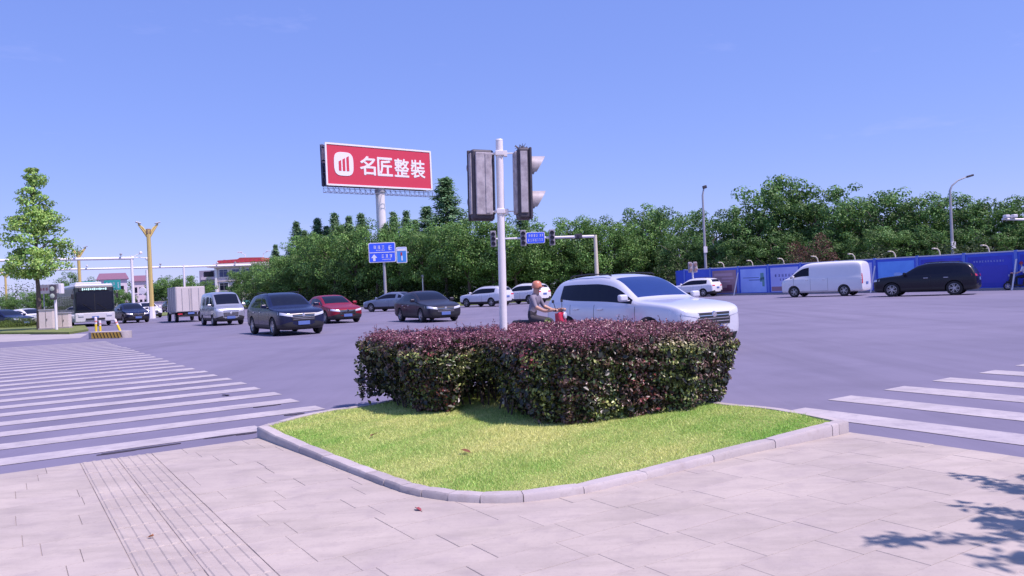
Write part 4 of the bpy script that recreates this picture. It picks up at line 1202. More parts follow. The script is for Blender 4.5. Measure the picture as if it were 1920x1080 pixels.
for kind, cnt, n in (('camphor', 6, 12000), ('open', 5, 9500), ('conifer', 3, 18000), ('ginkgo', 1, 10500)):
    for i in range(cnt):
        sd = 40 + i * 7 + len(kind)
        cm_ = crown_mesh('crown', sd, kind, n)
        co_ = np.empty(len(cm_.vertices) * 3, np.float32); cm_.vertices.foreach_get('co', co_)
        TOPZ[(kind, i)] = float(np.percentile(co_[2::3], 99.2)) if kind != 'conifer' else .96
        TREES[(kind, i)] = (cm_, trunk_mesh('trunk', sd, kind))
tcount = 0
def tree(kind, px, dep, ytop, label, cat='tree', group=None, wf=1.0, base=0.12, name=None, var=None, halfw=None):
    global tcount
    c = CAM_ROT; p = D(px, 540, dep)
    # height so that the top meets the given photo row
    d = ray(px, ytop); h = EYE + d.z / d.y * dep - base
    cnt = max(k[1] for k in TREES if k[0] == kind) + 1
    v = tcount % cnt if var is None else var; tcount += 1
    h0 = h; h = h / TOPZ[(kind, v)]; wf = wf * h0 / h
    nm = name or {'camphor': 'broadleaf_tree', 'open': 'broadleaf_tree', 'conifer': 'conifer_tree', 'ginkgo': 'young_street_tree'}[kind]
    t = empty(nm, (p.x, p.y, base), rnd.uniform(0, 6.28), label, cat, group)
    t.scale = (h * wf, h * wf, h)
    link('crown', TREES[(kind, v)][0], t); link('trunk', TREES[(kind, v)][1], t)
    return t
# front row of round broadleaf trees across the crossing, left to right
GF = 'round broadleaf trees in the row behind the traffic'
row = [(452, 118, 512, 'small light green tree at the left end of the tree row by the red-roofed building'), (480, 112, 500, 'light green tree just right of the red-roofed building'),
       (505, 108, 497, 'round tree behind the blue-black crossover'), (530, 104, 478, 'round tree behind the right half of the blue-black crossover'), (560, 100, 466, 'round tree above the gap between crossover and red saloon'),
       (592, 96, 458, 'broadleaf tree directly behind the red saloon'), (628, 92, 446, 'tall broadleaf tree behind the bonnet of the red saloon'), (668, 89, 440, 'broadleaf tree directly left of the blue direction sign'),
       (708, 88, 436, 'broadleaf tree behind the blue direction sign at the billboard column'), (752, 86, 432, 'broadleaf tree directly right of the blue direction sign'), (795, 83, 436, 'broadleaf tree behind the charcoal saloon'),
       (838, 81, 430, 'broadleaf tree right of the charcoal saloon below the tall conifer'), (880, 79, 414, 'broadleaf tree behind the silver crossover under the left signal head'), (925, 78, 424, 'broadleaf tree directly behind the white signal pole'),
       (968, 78, 418, 'broadleaf tree behind the white crossover under the right signal head'), (1008, 79, 412, 'broadleaf tree behind the blue sign on the mast arm'), (1050, 80, 422, 'broadleaf tree behind the middle of the mast arm'),
       (1092, 80, 410, 'broadleaf tree left of the mast of the overhead signals'), (1135, 81, 413, 'broadleaf tree right of the mast of the overhead signals'), (1178, 82, 424, 'broadleaf tree above the windscreen of the silver-white crossover'), (1222, 84, 412, 'broadleaf tree left of the start of the blue hoarding')]
for i, (px, dep, yt, lab) in enumerate(row):
    yt -= 14 if 520 < px < 800 else (7 if px < 1000 else 0)
    tree('camphor', px, dep, yt, lab, group=GF, wf=1.0 if i > 2 else .9)
# lower filling trees between trunks (same row, nearer, shorter)
low = [(545, 97, 500), (615, 90, 492), (690, 86, 494), (780, 80, 492), (860, 76, 486), (945, 75, 484), (1030, 77, 482), (1115, 78, 484), (1200, 80, 480), (575, 95, 488), (650, 88, 486), (735, 84, 486), (820, 79, 482), (905, 76, 486), (990, 76, 486), (1072, 78, 478), (1155, 79, 484), (1245, 82, 470)]
low_where = ['between blue-black crossover and red saloon', 'behind the roof of the red saloon', 'below the left half of the blue direction sign', 'behind the roof of the charcoal saloon', 'left of the silver crossover', 'just right of the white signal pole', 'behind the tail of the white crossover', 'below the cream overhead mast', 'above the windscreen of the silver-white crossover', 'behind the left part of the red saloon', 'just left of the blue direction sign', "right of the blue direction sign's post", "right of the charcoal saloon's bonnet", 'behind the silver crossover', 'behind the white crossover', 'above the roof of the silver-white crossover', 'right of the cream overhead mast', 'where the tree row ends near the hoarding']
for (px, dep, yt), wh_ in zip(low, low_where):
    tree('camphor', px, dep + 7, yt - 6, 'low bushy tree ' + wh_, group='low bushy trees at the foot of the row', wf=1.25, name='bushy_tree')
# second row: spires of conifers above the round crowns
con = [(520, 118, 462, 'short conifer tip above the left slope of the tree line'), (575, 117, 436, 'short conifer tip left of the second spire'), (617, 114, 428, 'small conifer tip between second and third spire'), (646, 113, 426, 'small conifer tip right of the third spire'), (728, 109, 424, 'small conifer tip right of the billboard column'), (785, 105, 416, 'small conifer tip left of the tallest conifer'), (561, 116, 420, 'conifer spire furthest left in the tree line'), (600, 114, 414, 'conifer spire second from the left in the tree line'), (633, 112, 404, 'conifer spire third from the left in the tree line'), (660, 112, 410, 'conifer spire left of the billboard column'),
       (683, 110, 405, 'conifer spire close to the left side of the billboard column'), (744, 108, 402, 'conifer spire close to the right side of the billboard column'), (768, 106, 400, 'conifer spire between billboard column and tall conifer')]
for px, dep, yt, lab in con: tree('conifer', px, dep, yt, lab, group='conifer spires above the tree row', wf=1.35)
tree('conifer', 843, 90, 340, 'tallest broad conifer, left of the back of the signal heads', wf=1.9)
tree('conifer', 806, 96, 392, 'shorter conifer leaning against the tallest one', wf=1.7)
tree('conifer', 985, 95, 398, 'dark conifer top seen just below the right signal head', wf=1.7)
# wood behind the blue hoarding
GR = 'tall loose trees behind the blue hoarding'
rr = [(1205, 92, 390, 'thin greyish tree top right of the overhead signal mast'), (1255, 84, 392, 'tree left of the slim lamp post behind the hoarding'), (1300, 80, 404, 'tree directly left of the slim lamp post'), (1345, 77, 396, 'tree directly right of the slim lamp post'),
      (1385, 74, 390, 'tree behind the brown poster of the hoarding'), (1425, 74, 372, 'tree behind the pale blue poster'), (1462, 75, 334, 'tallest tree of the wood, in its left half'), (1500, 74, 346, 'second tallest tree beside the tallest one'),
      (1538, 72, 366, 'tree behind the front half of the white van'), (1578, 70, 354, 'tree behind the rear half of the white van'), (1618, 68, 374, 'tree behind the tail of the white van'), (1655, 67, 362, 'tree above the bonnet of the black crossover'),
      (1692, 66, 360, 'tree above the roof of the black crossover'), (1732, 65, 378, 'tree left of the curved lamp post'), (1770, 64, 370, 'tree right behind the curved lamp post'), (1812, 62, 364, 'tree right of the curved lamp post'),
      (1850, 61, 376, 'tree left of the camera arm at the right edge'), (1893, 60, 378, 'tree at the right edge under the camera arm'), (1935, 59, 372, 'tree cut by the right edge of the picture'), (1985, 58, 372, 'tree just beyond the right edge of the picture'), (2040, 56, 370, 'outermost tree beyond the right edge of the picture')]
for px, dep, yt, lab in rr: tree('open', px, dep, yt, lab, group=GR, wf=1.12)
right_where = ['at the very left end of the hoarding', 'left of the brown poster', 'above the brown poster', 'above the first pale blue poster', 'above the lilac poster left of the van', 'above the front of the white van', 'above the windscreen of the white van', 'above the middle of the white van', 'above the rear of the white van', 'between white van and black crossover', 'above the bonnet of the black crossover', 'above the front door of the black crossover', 'just left of the curved lamp post', 'just right of the curved lamp post', 'above the tail of the black crossover', 'under the camera arm', 'cut by the right picture edge under the camera arm', 'behind the slim lamp post, further back', 'further back above the pale blue poster', 'further back above the nose of the white van', 'further back above the tail of the white van', 'further back above the black crossover', 'further back right of the curved lamp post']
for i, (px, dep, yt) in enumerate([(1280, 74, 440), (1325, 72, 446), (1372, 70, 440), (1408, 69, 452), (1450, 68, 430), (1490, 67, 436), (1530, 66, 440), (1570, 64, 430), (1610, 63, 436), (1650, 61, 424), (1690, 60, 430), (1730, 59, 424), (1775, 58, 418), (1820, 57, 428), (1862, 56, 420), (1905, 55, 430), (1950, 54, 420), (1318, 84, 452), (1430, 80, 420), (1510, 78, 410), (1600, 74, 410), (1700, 70, 410), (1800, 68, 405)]):
    tree('open', px, dep + 3, yt + 4, 'low tree behind the hoarding, ' + right_where[i], group='low trees just behind the hoarding', wf=1.25, name='bushy_tree')
# far left
tree('ginkgo', 70, 50.5, 318, 'young light green street tree with open narrow crown at the left edge', wf=1.0)
lf = [(18, 100, 552, 'tree far behind the low hedge at the left edge', 'camphor', 1.3), (60, 96, 548, 'tree far behind the young street tree', 'camphor', 1.3), (100, 96, 540, 'tree far behind the beige cabinets', 'camphor', 1.3), (132, 105, 512, 'light green tree rising over the bus', 'camphor', .8),
      (162, 110, 524, 'light green tree behind the second yellow lamp post', 'camphor', 1.0), (212, 120, 536, 'loose willow-like tree right of the bus', 'camphor', 1.1), (236, 112, 545, 'loose green tree behind the dark blue saloon', 'camphor', 1.2),
      (290, 135, 532, 'dark tree right of the tall yellow lamp post', 'camphor', 1.4), (320, 135, 520, 'dark round tree left of the thin white post', 'camphor', 1.2), (352, 138, 518, 'dark round tree behind the box truck', 'camphor', 1.2), (385, 142, 524, 'tree in front of the left wing of the red-roofed building', 'camphor', 1.0),
      (440, 128, 530, 'bushy light green tree in front of the red-roofed building', 'camphor', 1.2)]
for px, dep, yt, lab, k, wf in lf: tree(k, px, dep, yt, lab, wf=wf)
# dark undergrowth at the foot of both tree lines and the woods on the horizon
def shrubbery(name, line, n, h, w, tone0, seed, label, size=.22):
    rs = np.random.RandomState(seed); L = np.array([(p.x, p.y) for p in line]); seg = np.linalg.norm(L[1:] - L[:-1], axis=1); cum = np.concatenate([[0], np.cumsum(seg)])
    s = rs.uniform(0, cum[-1], n); i = np.clip(np.searchsorted(cum, s) - 1, 0, len(seg) - 1); t = (s - cum[i]) / seg[i]
    xy = L[i] + (L[i + 1] - L[i]) * t[:, None]; d = (L[i + 1] - L[i]) / seg[i][:, None]; nn = np.stack([d[:, 1], -d[:, 0]], 1)
    hh = h * (1 + .3 * np.sin(s * .9) + .2 * np.sin(s * 2.7 + 1)); o = rs.uniform(-w, w, n); z = rs.uniform(0, 1, n) ** 1.2 * hh
    P = np.column_stack([xy + nn * o[:, None], z]); N = np.column_stack([nn * np.sign(o)[:, None] * .4, np.full(n, .9)])
    T = np.array(tone0)[None, :] * rs.uniform(.5, 1.4, n)[:, None]
    return tag(leaf_cloud(name, P, N, size, size * .65, T, M_LEAF, None, .7, seed=seed), label, 'shrubs', kind='stuff')
shrubbery('shrubs', [Vector((*gp_(x, d), 0)) for x, d in ((470, 112), (600, 92), (760, 83), (900, 79), (1100, 80), (1250, 83))], 26000, 1.7, 1.6, (.045, .08, .02), 21, 'dark undergrowth at the foot of the tree row behind the traffic')
shrubbery('shrubs', [AB(56, 53), AB(20, 50.5), AB(5, 50.5)], 22000, 2.3, 1.3, (.06, .10, .03), 22, 'undergrowth behind the blue hoarding')
shrubbery('shrubs', [Vector((*gp_(x, d), 0)) for x, d in ((1210, 100), (1280, 88), (1340, 82))], 9000, 3.2, 2.5, (.06, .10, .03), 23, 'undergrowth left of the blue hoarding')
shrubbery('distant_woods', [Vector((*gp_(x, d), 0)) for x, d in ((-500, 170), (0, 175), (200, 180), (400, 190), (700, 210), (1300, 230), (2100, 200), (2900, 160))], 90000, 5.2, 7, (.09, .16, .06), 24, 'low distant woods along the horizon behind everything', .42)
rs_ob = shrubbery('rusty_shrub', [Vector((*gp_(x, d), 0)) for x, d in ((1484, 58.5), (1530, 57), (1575, 56))], 5000, 3.0, .7, (.17, .09, .06), 29, 'rust coloured shrub looking over the hoarding behind the white van', .12)
del rs_ob['kind']; rs_ob['category'] = 'shrub'
# clipped green hedge on the left verge
hp = [G(-260, 618), G(-60, 617), G(30, 617), G(74, 615)]
lh = shrubbery('low_hedge', hp, 26000, .62, .5, (.12, .19, .035), 25, 'low clipped green hedge on the verge at the left edge', .07)
if 'kind' in lh: del lh['kind']
lh['category'] = 'hedge'
lh.location.z = .1
# tree at the right of the camera whose twigs throw the streaky shadows on the paving
def shade_tree():
    t = empty('slender_tree', (5.75, 3.0, 0), 0, 'slender tree right of the picture whose twigs shade the paving', 'tree')
    rs_ = random.Random(4); q = MB(); P, N = [], []
    q.tube([(0, 0, 0), (.03, .02, 1.5), (-.02, .04, 3.0), (.02, .0, 4.6)], [.07, .06, .04, .015], 8)
    for k in range(34):
        z = rs_.uniform(2.3, 4.4); a = rs_.uniform(0, 2 * PI) if k > 15 else R(180) + rs_.uniform(-.75, .45); ln = rs_.uniform(1.0, 1.9)
        pts = [Vector((0, 0, z)) + Vector((math.cos(a), math.sin(a), .12 + .12 * rs_.random())) * ln * (i / 5) + Vector((0, 0, -.22 * ln * (i / 5) ** 2)) for i in range(6)]
        q.tube(pts, [.022, .018, .014, .010, .007, .004], 5, False)
        for i in range(130):
            t_ = rs_.uniform(.2, 1.0) ** .8; j = min(4, int(t_ * 5)); p = pts[j].lerp(pts[j + 1], t_ * 5 - j)
            P.append(p + Vector((rs_.gauss(0, .055), rs_.gauss(0, .055), rs_.gauss(0, .03)))); N.append((0, 0, 1))
    q.build('trunk', M_BARK, t, 40)
    P = np.array(P); leaf_cloud('crown', P, np.array(N, float), .11, .05, np.tile([[.10, .16, .04]], (len(P), 1)), M_LEAF, t, .5, seed=3)
shade_tree()

# ------------------------------------------------------------------ billboard on its column
BL, BR = D(612, 348, 110), D(810, 356, 121)
TLz, TRz = D(612, 266, 110).z, D(810, 284, 121).z
bz0, bz1 = (BL.z + BR.z) / 2, (TLz + TRz) / 2
bx = (BR - BL); bx.z = 0; BW = bx.length; bd = bx.normalized(); bn = Vector((bd.y, -bd.x, 0))     # bn faces us
bang = math.atan2(bd.y, bd.x)
bb = empty('billboard', ((BL.x + BR.x) / 2, (BL.y + BR.y) / 2, 0), bang, 'tall red advertising billboard with white lettering on a single white column', 'billboard')
BH = bz1 - bz0
M_RED = mat('billboard_red', (.66, .045, .085), .5, noise=((.62, .04, .08), .3), nscale=.4)
M_LETW = mat('billboard_white', (.85, .83, .84), .5)
M_TRUSS = mat('truss_steel', (.16, .15, .24), .6)
q = MB(); q.box((0, -.04, bz0 + BH / 2), (BW - .3, .06, BH - .3)); q.build('red_panel', M_RED, bb)
q = MB()
for s in (1, -1): q.box((s * (BW / 2 - .1), -.05, bz0 + BH / 2), (.24, .16, BH)); q.box((0, -.053, bz0 + BH / 2 + s * (BH / 2 - .1)), (BW - .45, .155, .24))
q.build('frame', M_LETW, bb)
q = MB(); q.box((0, .06, bz0 + BH / 2), (BW - .1, .08, BH - .1)); q.build('back_board', mat('back_board', (.10, .08, .14), .7), bb)
# steel skeleton behind and a catwalk below
q = MB()
for k in range(10):
    x = -BW / 2 + .2 + (BW - .4) * k / 9
    q.tube([(x, .2, bz0 - .1), (x, .2, bz1 - .1)], .06, 5, False); q.tube([(x, 1.4, bz0 - .1), (x, 1.4, bz1 - .1)], .06, 5, False)
    for j in range(4):
        z = bz0 + BH * j / 3.2; q.tube([(x, .2, z), (x, 1.4, z)], .04, 4, False); q.tube([(x, .2, z), (x, 1.4, min(bz1, z + 1.6))], .03, 4, False)
for j in range(4):
    z = bz0 + .05 + BH * j / 3.2
    for y in (.2, 1.4): q.tube([(-BW / 2 + .2, y, z), (BW / 2 - .2, y, z)], .05, 5, False)
q.build('steel_frame', M_TRUSS, bb)
q = MB(); q.box((0, 1.5, bz0 + BH / 2), (BW - .1, .08, BH - .1)); q.build('rear_panel', mat('rear_panel', (.10, .08, .14), .7), bb)
q = MB()
for (y, z) in ((-.9, bz0 - .35), (-.9, bz0 - 1.0), (.4, bz0 - .35), (.4, bz0 - 1.0)): q.tube([(-BW / 2 - .3, y, z), (BW / 2 + .3, y, z)], .03, 5, False)
for k in range(23):
    x = -BW / 2 - .3 + (BW + .6) * k / 22
    for y in (-.9, .4): q.tube([(x, y, bz0 - .35), (x + (.42 if k < 22 else 0), y, bz0 - 1.0)], .02, 4, False); q.tube([(x, y, bz0 - .35), (x, y, bz0 - 1.0)], .03, 4, False)
    q.tube([(x, -.9, bz0 - 1.0), (x, .4, bz0 - 1.0)], .03, 4, False)
q.build('catwalk', M_TRUSS, bb)
ctop = (D(714, 356, 116)); ccen = bb.matrix_basis.inverted() @ Vector((ctop.x, ctop.y, 0))
q = MB(); q.tube([(ccen.x, .8, -.1), (ccen.x, .8, bz0 - .02)], [.72, .66], 24); q.build('column', M_WHITE, bb, 40)
q = MB(); q.tube([(ccen.x, .8, bz0 - .6), (ccen.x, .8, bz0 - .25)], [.78, .78], 24); q.build('collar', M_GREYM, bb, 40)
# emblem: rounded square with three rising bars
def place_flat(me, x, z, name, m, parent, y=-.085, sx=1, sz=1):
    o = link(name, me, parent, m); o.location = (x, y, z); o.rotation_euler = (PI / 2, 0, 0); o.scale = (sx, sz, 1); return o
zc = bz0 + BH * .52
ex0 = -BW / 2 + BW * .158; ew = BW * .172; eh = BH * .56
q = MB(); pts = []
for k in range(40):
    a = 2 * PI * k / 40; c_, s_ = math.cos(a), math.sin(a); e_ = 2 / 3.4
    pts.append((ex0 + ew / 2 * abs(c_) ** e_ * (1 if c_ > 0 else -1), zc + eh / 2 * abs(s_) ** e_ * (1 if s_ > 0 else -1)))
q.extrude_y(pts, -.12, -.075); q.build('emblem', M_LETW, bb)
q = MB()
for k, (dx, hh) in enumerate(((-.26, .46), (0, .56), (.26, .66))):
    x = ex0 + dx * ew * .78; w_ = ew * .066
    q.extrude_y([(x - w_, zc - eh * .30), (x + w_, zc - eh * .30), (x + w_, zc - eh * .30 + eh * hh * .93 + w_ * .6), (x - w_, zc - eh * .30 + eh * hh * .93 - w_ * .6)], -.135, -.10)
q.build('emblem_bars', M_RED, bb)
lx0, lx1 = -BW / 2 + BW * .298, -BW / 2 + BW * .945
cw = (lx1 - lx0) / 4
for k, ch in enumerate('名匠整裝'):
    me = text_mesh(ch, 1.0, .020, .02)
    xs_ = [v.co.x for v in me.vertices]; ys_ = [v.co.y for v in me.vertices]
    if not xs_: continue
    w0, h0 = max(xs_) - min(xs_), max(ys_) - min(ys_)
    for v in me.vertices: v.co.x -= min(xs_); v.co.y -= (min(ys_) + max(ys_)) / 2
    me.name = 'lettering'
    place_flat(me, lx0 + cw * k + cw * .03, zc - .02, 'letter', M_LETW, bb, -.09, cw * .90 / w0, BH * .46 / h0)

# ------------------------------------------------------------------ signal pole in the hedge
M_SIG = mat('weathered_signal_case', (.46, .43, .46), .55, noise=((.20, .18, .21), .8), nscale=9)
M_SIGD = mat('signal_case_dark', (.045, .04, .055), .6, noise=((.10, .09, .11), .5), nscale=12)
M_VIS = mat('signal_visor', (.42, .39, .40), .5, noise=((.2, .17, .18), .6), nscale=10)
SP = D(941, 620, 9.35); SP = Vector((SP.x, SP.y, .12))
# leans very slightly, as in the photo
sp = empty('pedestrian_signal', SP, 0, 'white signal pole rising out of the hedge with two weathered signal heads seen from behind', 'traffic light')
sp.rotation_euler = (0, R(1.3), 0)
PH = D(935, 263, 9.35).z - .12
q = MB(); q.tube([(0, 0, -.05), (0, 0, PH)], [.047, .042], 20); q.build('pole', M_WHITE, sp, 40)
q = MB(); q.tube([(0, 0, PH), (0, 0, PH + .012)], [.044, .038], 20); q.build('pole_cap', M_WHITE, sp, 40)
zs1 = D(905, 281, 9.35).z - .12; zs0 = D(905, 414, 9.35).z - .12; SH = zs1 - zs0
def signal_head(x, y, ang, lens_n=2, H=SH, W=.31, T=.13):
    """local +x is the direction the lamps face"""
    h = Matrix.Rotation(ang, 3, 'Z'); c0 = Vector((x, y, zs0 + H / 2))
    hd = empty('signal_head', c0, ang); hd.parent = sp
    q = MB(); q.bbox((0, 0, 0), (T, W * .9, H), .035, seg=3); q.bbox((T * .5, 0, 0), (.03, W, H * 1.0), .012); q.build('housing', M_SIGD, hd, 40)
    q = MB(); q.bbox((-T / 2 - .012, 0, .012), (.035, W * .66, H * .88), .015, seg=2); q.bbox((-T / 2 - .03, -W * .12, .012), (.02, W * .18, H * .84), .008); q.build('back_cover', M_SIG, hd, 40)
    for s in (1, -1):
        q = MB(); q.bbox((-.005, s * W * .462, .012), (T * .55, .018, H * .86), .007); q.build('side_cover', M_SIG, hd, 40)
    q = MB(); r_ = .125
    for s in (1, -1):
        zc_ = s * H * .245; n_ = 18; vs_ = []
        for k in range(n_ + 1):
            a = R(-35) + R(250) * k / n_; yy, zz = r_ * math.cos(a), r_ * math.sin(a)
            dep = .18 * (.35 + .65 * max(0, (math.sin(a) + .57) / 1.57))
            for (rr_, xx) in ((1, T * .5 + .01), (1.0, T * .5 + .01 + dep), (.965, T * .5 + .01 + dep), (.965, T * .5 + .01)): vs_.append((xx, yy * rr_, zc_ + zz * rr_))
        q.add(vs_, [(4 * k + j, 4 * k + 4 + j, 4 * k + 4 + (j + 1) % 4, 4 * k + (j + 1) % 4) for k in range(n_) for j in range(4)])
        vz = MB(); vz.v, vz.f, vz.mi = q.v, q.f, q.mi; vz.build('visor', M_VIS, hd, 40); q = MB()
        l_ = MB(); l_.lathe([(0, T * .5 + .035), (.06, T * .5 + .03), (.115, T * .5 + .016)], 18, (0, 0, zc_), 'X'); l_.build('lens', M_BLACK, hd, 50)
    return hd
signal_head(-.215, .03, R(112))
signal_head(.265, .02, R(8), W=.30, T=.15)
for z in (zs1 - .05, zs0 + .10):
    q = MB(); q.bbox((.0, 0, z), (.100, .105, .06), .010); q.bbox((.07, .0, z - .005), (.04, .05, .07), .008); q.tube([(.06, .01, z), (.24, .02, z)], .008, 6); q.tube([(-.04, .0, z), (-.16, .03, z)], .015, 6)
    q.build('bracket', M_WHITE, sp, 40)
q = MB(); rs_ = random.Random(2)
for k in range(26):
    a = rs_.uniform(0, 6.28); c = Vector((.26 + rs_.gauss(0, .03), .02 + rs_.gauss(0, .04), zs1 + .01)); d = Vector((math.cos(a) * .05, math.sin(a) * .05, rs_.uniform(.0, .05)))
    q.tube([c - d * .5, c + d * .8], .003, 4, False)
q.build('twig_tuft', M_BARK, sp)

# ------------------------------------------------------------------ mast arm with overhead signals
MA = D(1121, 555, 71); zarm = D(1118, 443, 71).z
ma = empty('signal_mast', (MA.x, MA.y, 0), PI, 'cream mast with a long arm carrying three signal heads and a small blue sign', 'traffic light')
q = MB(); q.tube([(0, 0, 0), (0, 0, zarm + .12)], [.20, .15], 14); q.box((0, 0, .15), (.6, .6, .3)); q.build('mast', M_CREAM, ma, 40)
armL = MA.x - D(926, 446, 71).x + .25
zend = D(926, 448, 71).z
q = MB(); q.tube([(0, 0, zarm), (armL, 0, zend)], [.13, .07], 12); q.build('arm', M_WHITE, ma, 40)
def arm_z(px): 
    t = (MA.x - D(px, 446, 71).x); return t, zarm + (zend - zarm) * t / armL
for px, yt, yb in ((925, 431, 461), (981, 431, 461), (1035, 430, 460)):
    t, z = arm_z(px); hh = (yb - yt) / F_PX * 71
    q = MB(); q.bbox((t, .16, z), (.50, .22, hh), .05); q.build('signal_box', mat('signal_back_grey', (.36, .34, .37), .5), ma, 40)
    q = MB()
    for k in range(3):
        zc_ = z + (k - 1) * hh * .3; q.tube([(t, .26, zc_), (t, .42, zc_ - .03)], [.18, .19], 12, False); q.lathe([(0, .29), (.16, .285)], 12, (t, 0, zc_), 'Y')
    q.build('signal_lamps', M_SIGD, ma, 40)
t, z = arm_z(1004); wS, hS = 35 / F_PX * 71, 21 / F_PX * 71
M_SIGNB = mat('sign_blue', (.04, .13, .88), .45); M_SIGNW = mat('sign_white', (.80, .80, .86), .5)
def rounded_rect(w, h, r, n=5):
    pts = []
    for cx, cz, a0 in ((w / 2 - r, h / 2 - r, 0), (-w / 2 + r, h / 2 - r, 90), (-w / 2 + r, -h / 2 + r, 180), (w / 2 - r, -h / 2 + r, 270)):
        for k in range(n + 1): a = R(a0 + 90 * k / n); pts.append((cx + r * math.cos(a), cz + r * math.sin(a)))
    return pts
def sign_board(parent, x, z, w, h, y, sgn, m_face, m_rim, rim=.05):
    """sgn = +1 when the face looks along +y of the parent"""
    q = MB(); q.extrude_y([(x + a, z + b_) for a, b_ in rounded_rect(w, h, .12)], y - .02, y + .02); q.build('sign_rim', m_rim, parent)
    q = MB(); q.extrude_y([(x + a, z + b_) for a, b_ in rounded_rect(w - 2 * rim, h - 2 * rim, .09)], y + sgn * .012, y + sgn * .032); q.build('sign_face', m_face, parent)
def glyphs(parent, cells, y, sgn, m, name='lettering', seed=1):
    if len(cells) > 1 and name == 'lettering' and len(cells) <= 7:
        for i, c in enumerate(cells): glyphs(parent, [c], y, sgn, m, 'character', seed + i)
        return
    """small stroke clusters standing for the unreadable characters of a distant sign"""
    rs_ = random.Random(seed); q = MB()
    for (x, z, w, h) in cells:
        t_ = min(w, h) * .13
        for k in range(3): q.box((x, y + sgn * .036, z + h * (-.38 + .38 * k)), (w * rs_.uniform(.6, .95), .012, t_))
        for k in range(2): q.box((x + w * rs_.uniform(-.28, .28), y + sgn * .0375, z + h * rs_.uniform(-.1, .1)), (t_, .012, h * rs_.uniform(.6, .95)))
    o = q.build(name, m, parent)
    if name != 'character': o['kind'] = 'stuff'
    return o
sign_board(ma, t, z, wS, hS, .16, 1, M_SIGNB, M_SIGNW)
cells = []
for k in range(4): cells.append((t + wS * (.33 - .135 * k), z + hS * .20, wS * .11, hS * .26))
for k in range(2): cells.append((t + wS * (-.26 - .12 * k), z + hS * .20, wS * .10, hS * .24))
for k in range(7): cells.append((t + wS * (.36 - .118 * k), z - hS * .20, wS * .10, hS * .26))
glyphs(ma, cells, .16, 1, M_SIGNW, seed=3)
t, z = arm_z(1085); q = MB(); q.bbox((t, .0, z + .05), (.62, .34, .42), .04); q.tube([(t, .1, z + .1), (t, .35, z + .05)], .1, 10); q.build('camera_box', M_SIGD, ma, 40)

# ------------------------------------------------------------------ blue direction signs
ds = D(724, 574, 76.5)
dsn = empty('direction_sign', (ds.x, ds.y, 0), PI + .06, 'blue direction sign with white arrow in front of the trees, small pictogram panel beside it', 'road sign')
def lx(px): return -(D(px, 475, 76.5).x - ds.x)
def zz_(py, px=720): return D(px, py, 76.5).z
W1 = (742 - 692) / F_PX * 76.5; H1 = (492 - 455) / F_PX * 76.5; X1 = lx(717); Z1 = (zz_(455, 717) + zz_(492, 717)) / 2
sign_board(dsn, X1, Z1, W1, H1, .2, 1, M_SIGNB, M_SIGNW, .07)
q = MB(); q.box((X1, .24, Z1), (W1 - .14, .012, .07)); q.build('divider', M_SIGNW, dsn)
c_ = [(X1 + W1 * (.26 - .15 * k), Z1 + H1 * .27, W1 * .11, H1 * .17) for k in range(3)] + [(X1 - W1 * .30, Z1 + H1 * .22, W1 * .15, H1 * .26)]
c_ += [(X1 - W1 * (.02 + .15 * k), Z1 - H1 * .19, W1 * .11, H1 * .18) for k in range(3)]
c_ += [(X1 + W1 * (.20 - .055 * k), Z1 + H1 * .11, W1 * .05, H1 * .06) for k in range(6)] + [(X1 - W1 * (.02 + .055 * k), Z1 - H1 * .36, W1 * .05, H1 * .06) for k in range(6)]
glyphs(dsn, c_[:7], .2, 1, M_SIGNW, seed=5); glyphs(dsn, c_[7:], .2, 1, M_SIGNW, 'small_lettering', seed=5)
q = MB(); ax, az = X1 + W1 * .30, Z1 - H1 * .25; s_ = H1 * .17
q.extrude_y([(ax - s_ * .9, az - s_ * .1), (ax, az + s_), (ax + s_ * .9, az - s_ * .1), (ax + s_ * .35, az - s_ * .1), (ax + s_ * .35, az - s_), (ax - s_ * .35, az - s_), (ax - s_ * .35, az - s_ * .1)], .232, .246); q.build('arrow', M_SIGNW, dsn)
W2 = 20 / F_PX * 76.5; H2 = 30 / F_PX * 76.5; X2 = lx(753); Z2 = (zz_(463, 753) + zz_(493, 753)) / 2
sign_board(dsn, X2, Z2, W2, H2, .14, 1, mat('sign_sky_blue', (.05, .28, .75), .45), M_SIGNW, .08)
q = MB(); q.box((X2, .18, Z2 + H2 * .33), (W2 * .8, .012, H2 * .16)); q.box((X2 - W2 * .02, .181, Z2 - H2 * .2), (W2 * .12, .012, H2 * .30)); q.build('pictogram', M_SIGNW, dsn)
q = MB(); q.box((X2 + W2 * .02, .19, Z2 + H2 * .06), (W2 * .14, .012, H2 * .2)); q.build('red_mark', M_TAIL, dsn)
q = MB(); q.tube([(0, 0, 0), (0, 0, Z1 + H1 * .3)], [.15, .12], 12); q.tube([(W1 * .4 + X1, 0, Z1), (lx(766), 0, Z1 - .1)], .07, 8); q.tube([(W1 * .4 + X1, 0, Z1 - .5), (lx(762), 0, Z1 - .55)], .06, 8); q.build('post', M_GREYM, dsn, 40)
tp = D(794, 560, 80); tpl = empty('thin_post', (tp.x, tp.y, 0), 0, 'thin white post in front of the trees above the charcoal saloon', 'post')
q = MB(); q.tube([(0, 0, 0), (0, 0, D(793, 520, 80).z)], .06, 8); q.build('post', M_WHITE, tpl, 40); q = MB(); q.bbox((0, 0, D(793, 520, 80).z + .1), (.25, .2, .3), .04); q.build('post_head', M_GREYM, tpl, 40)

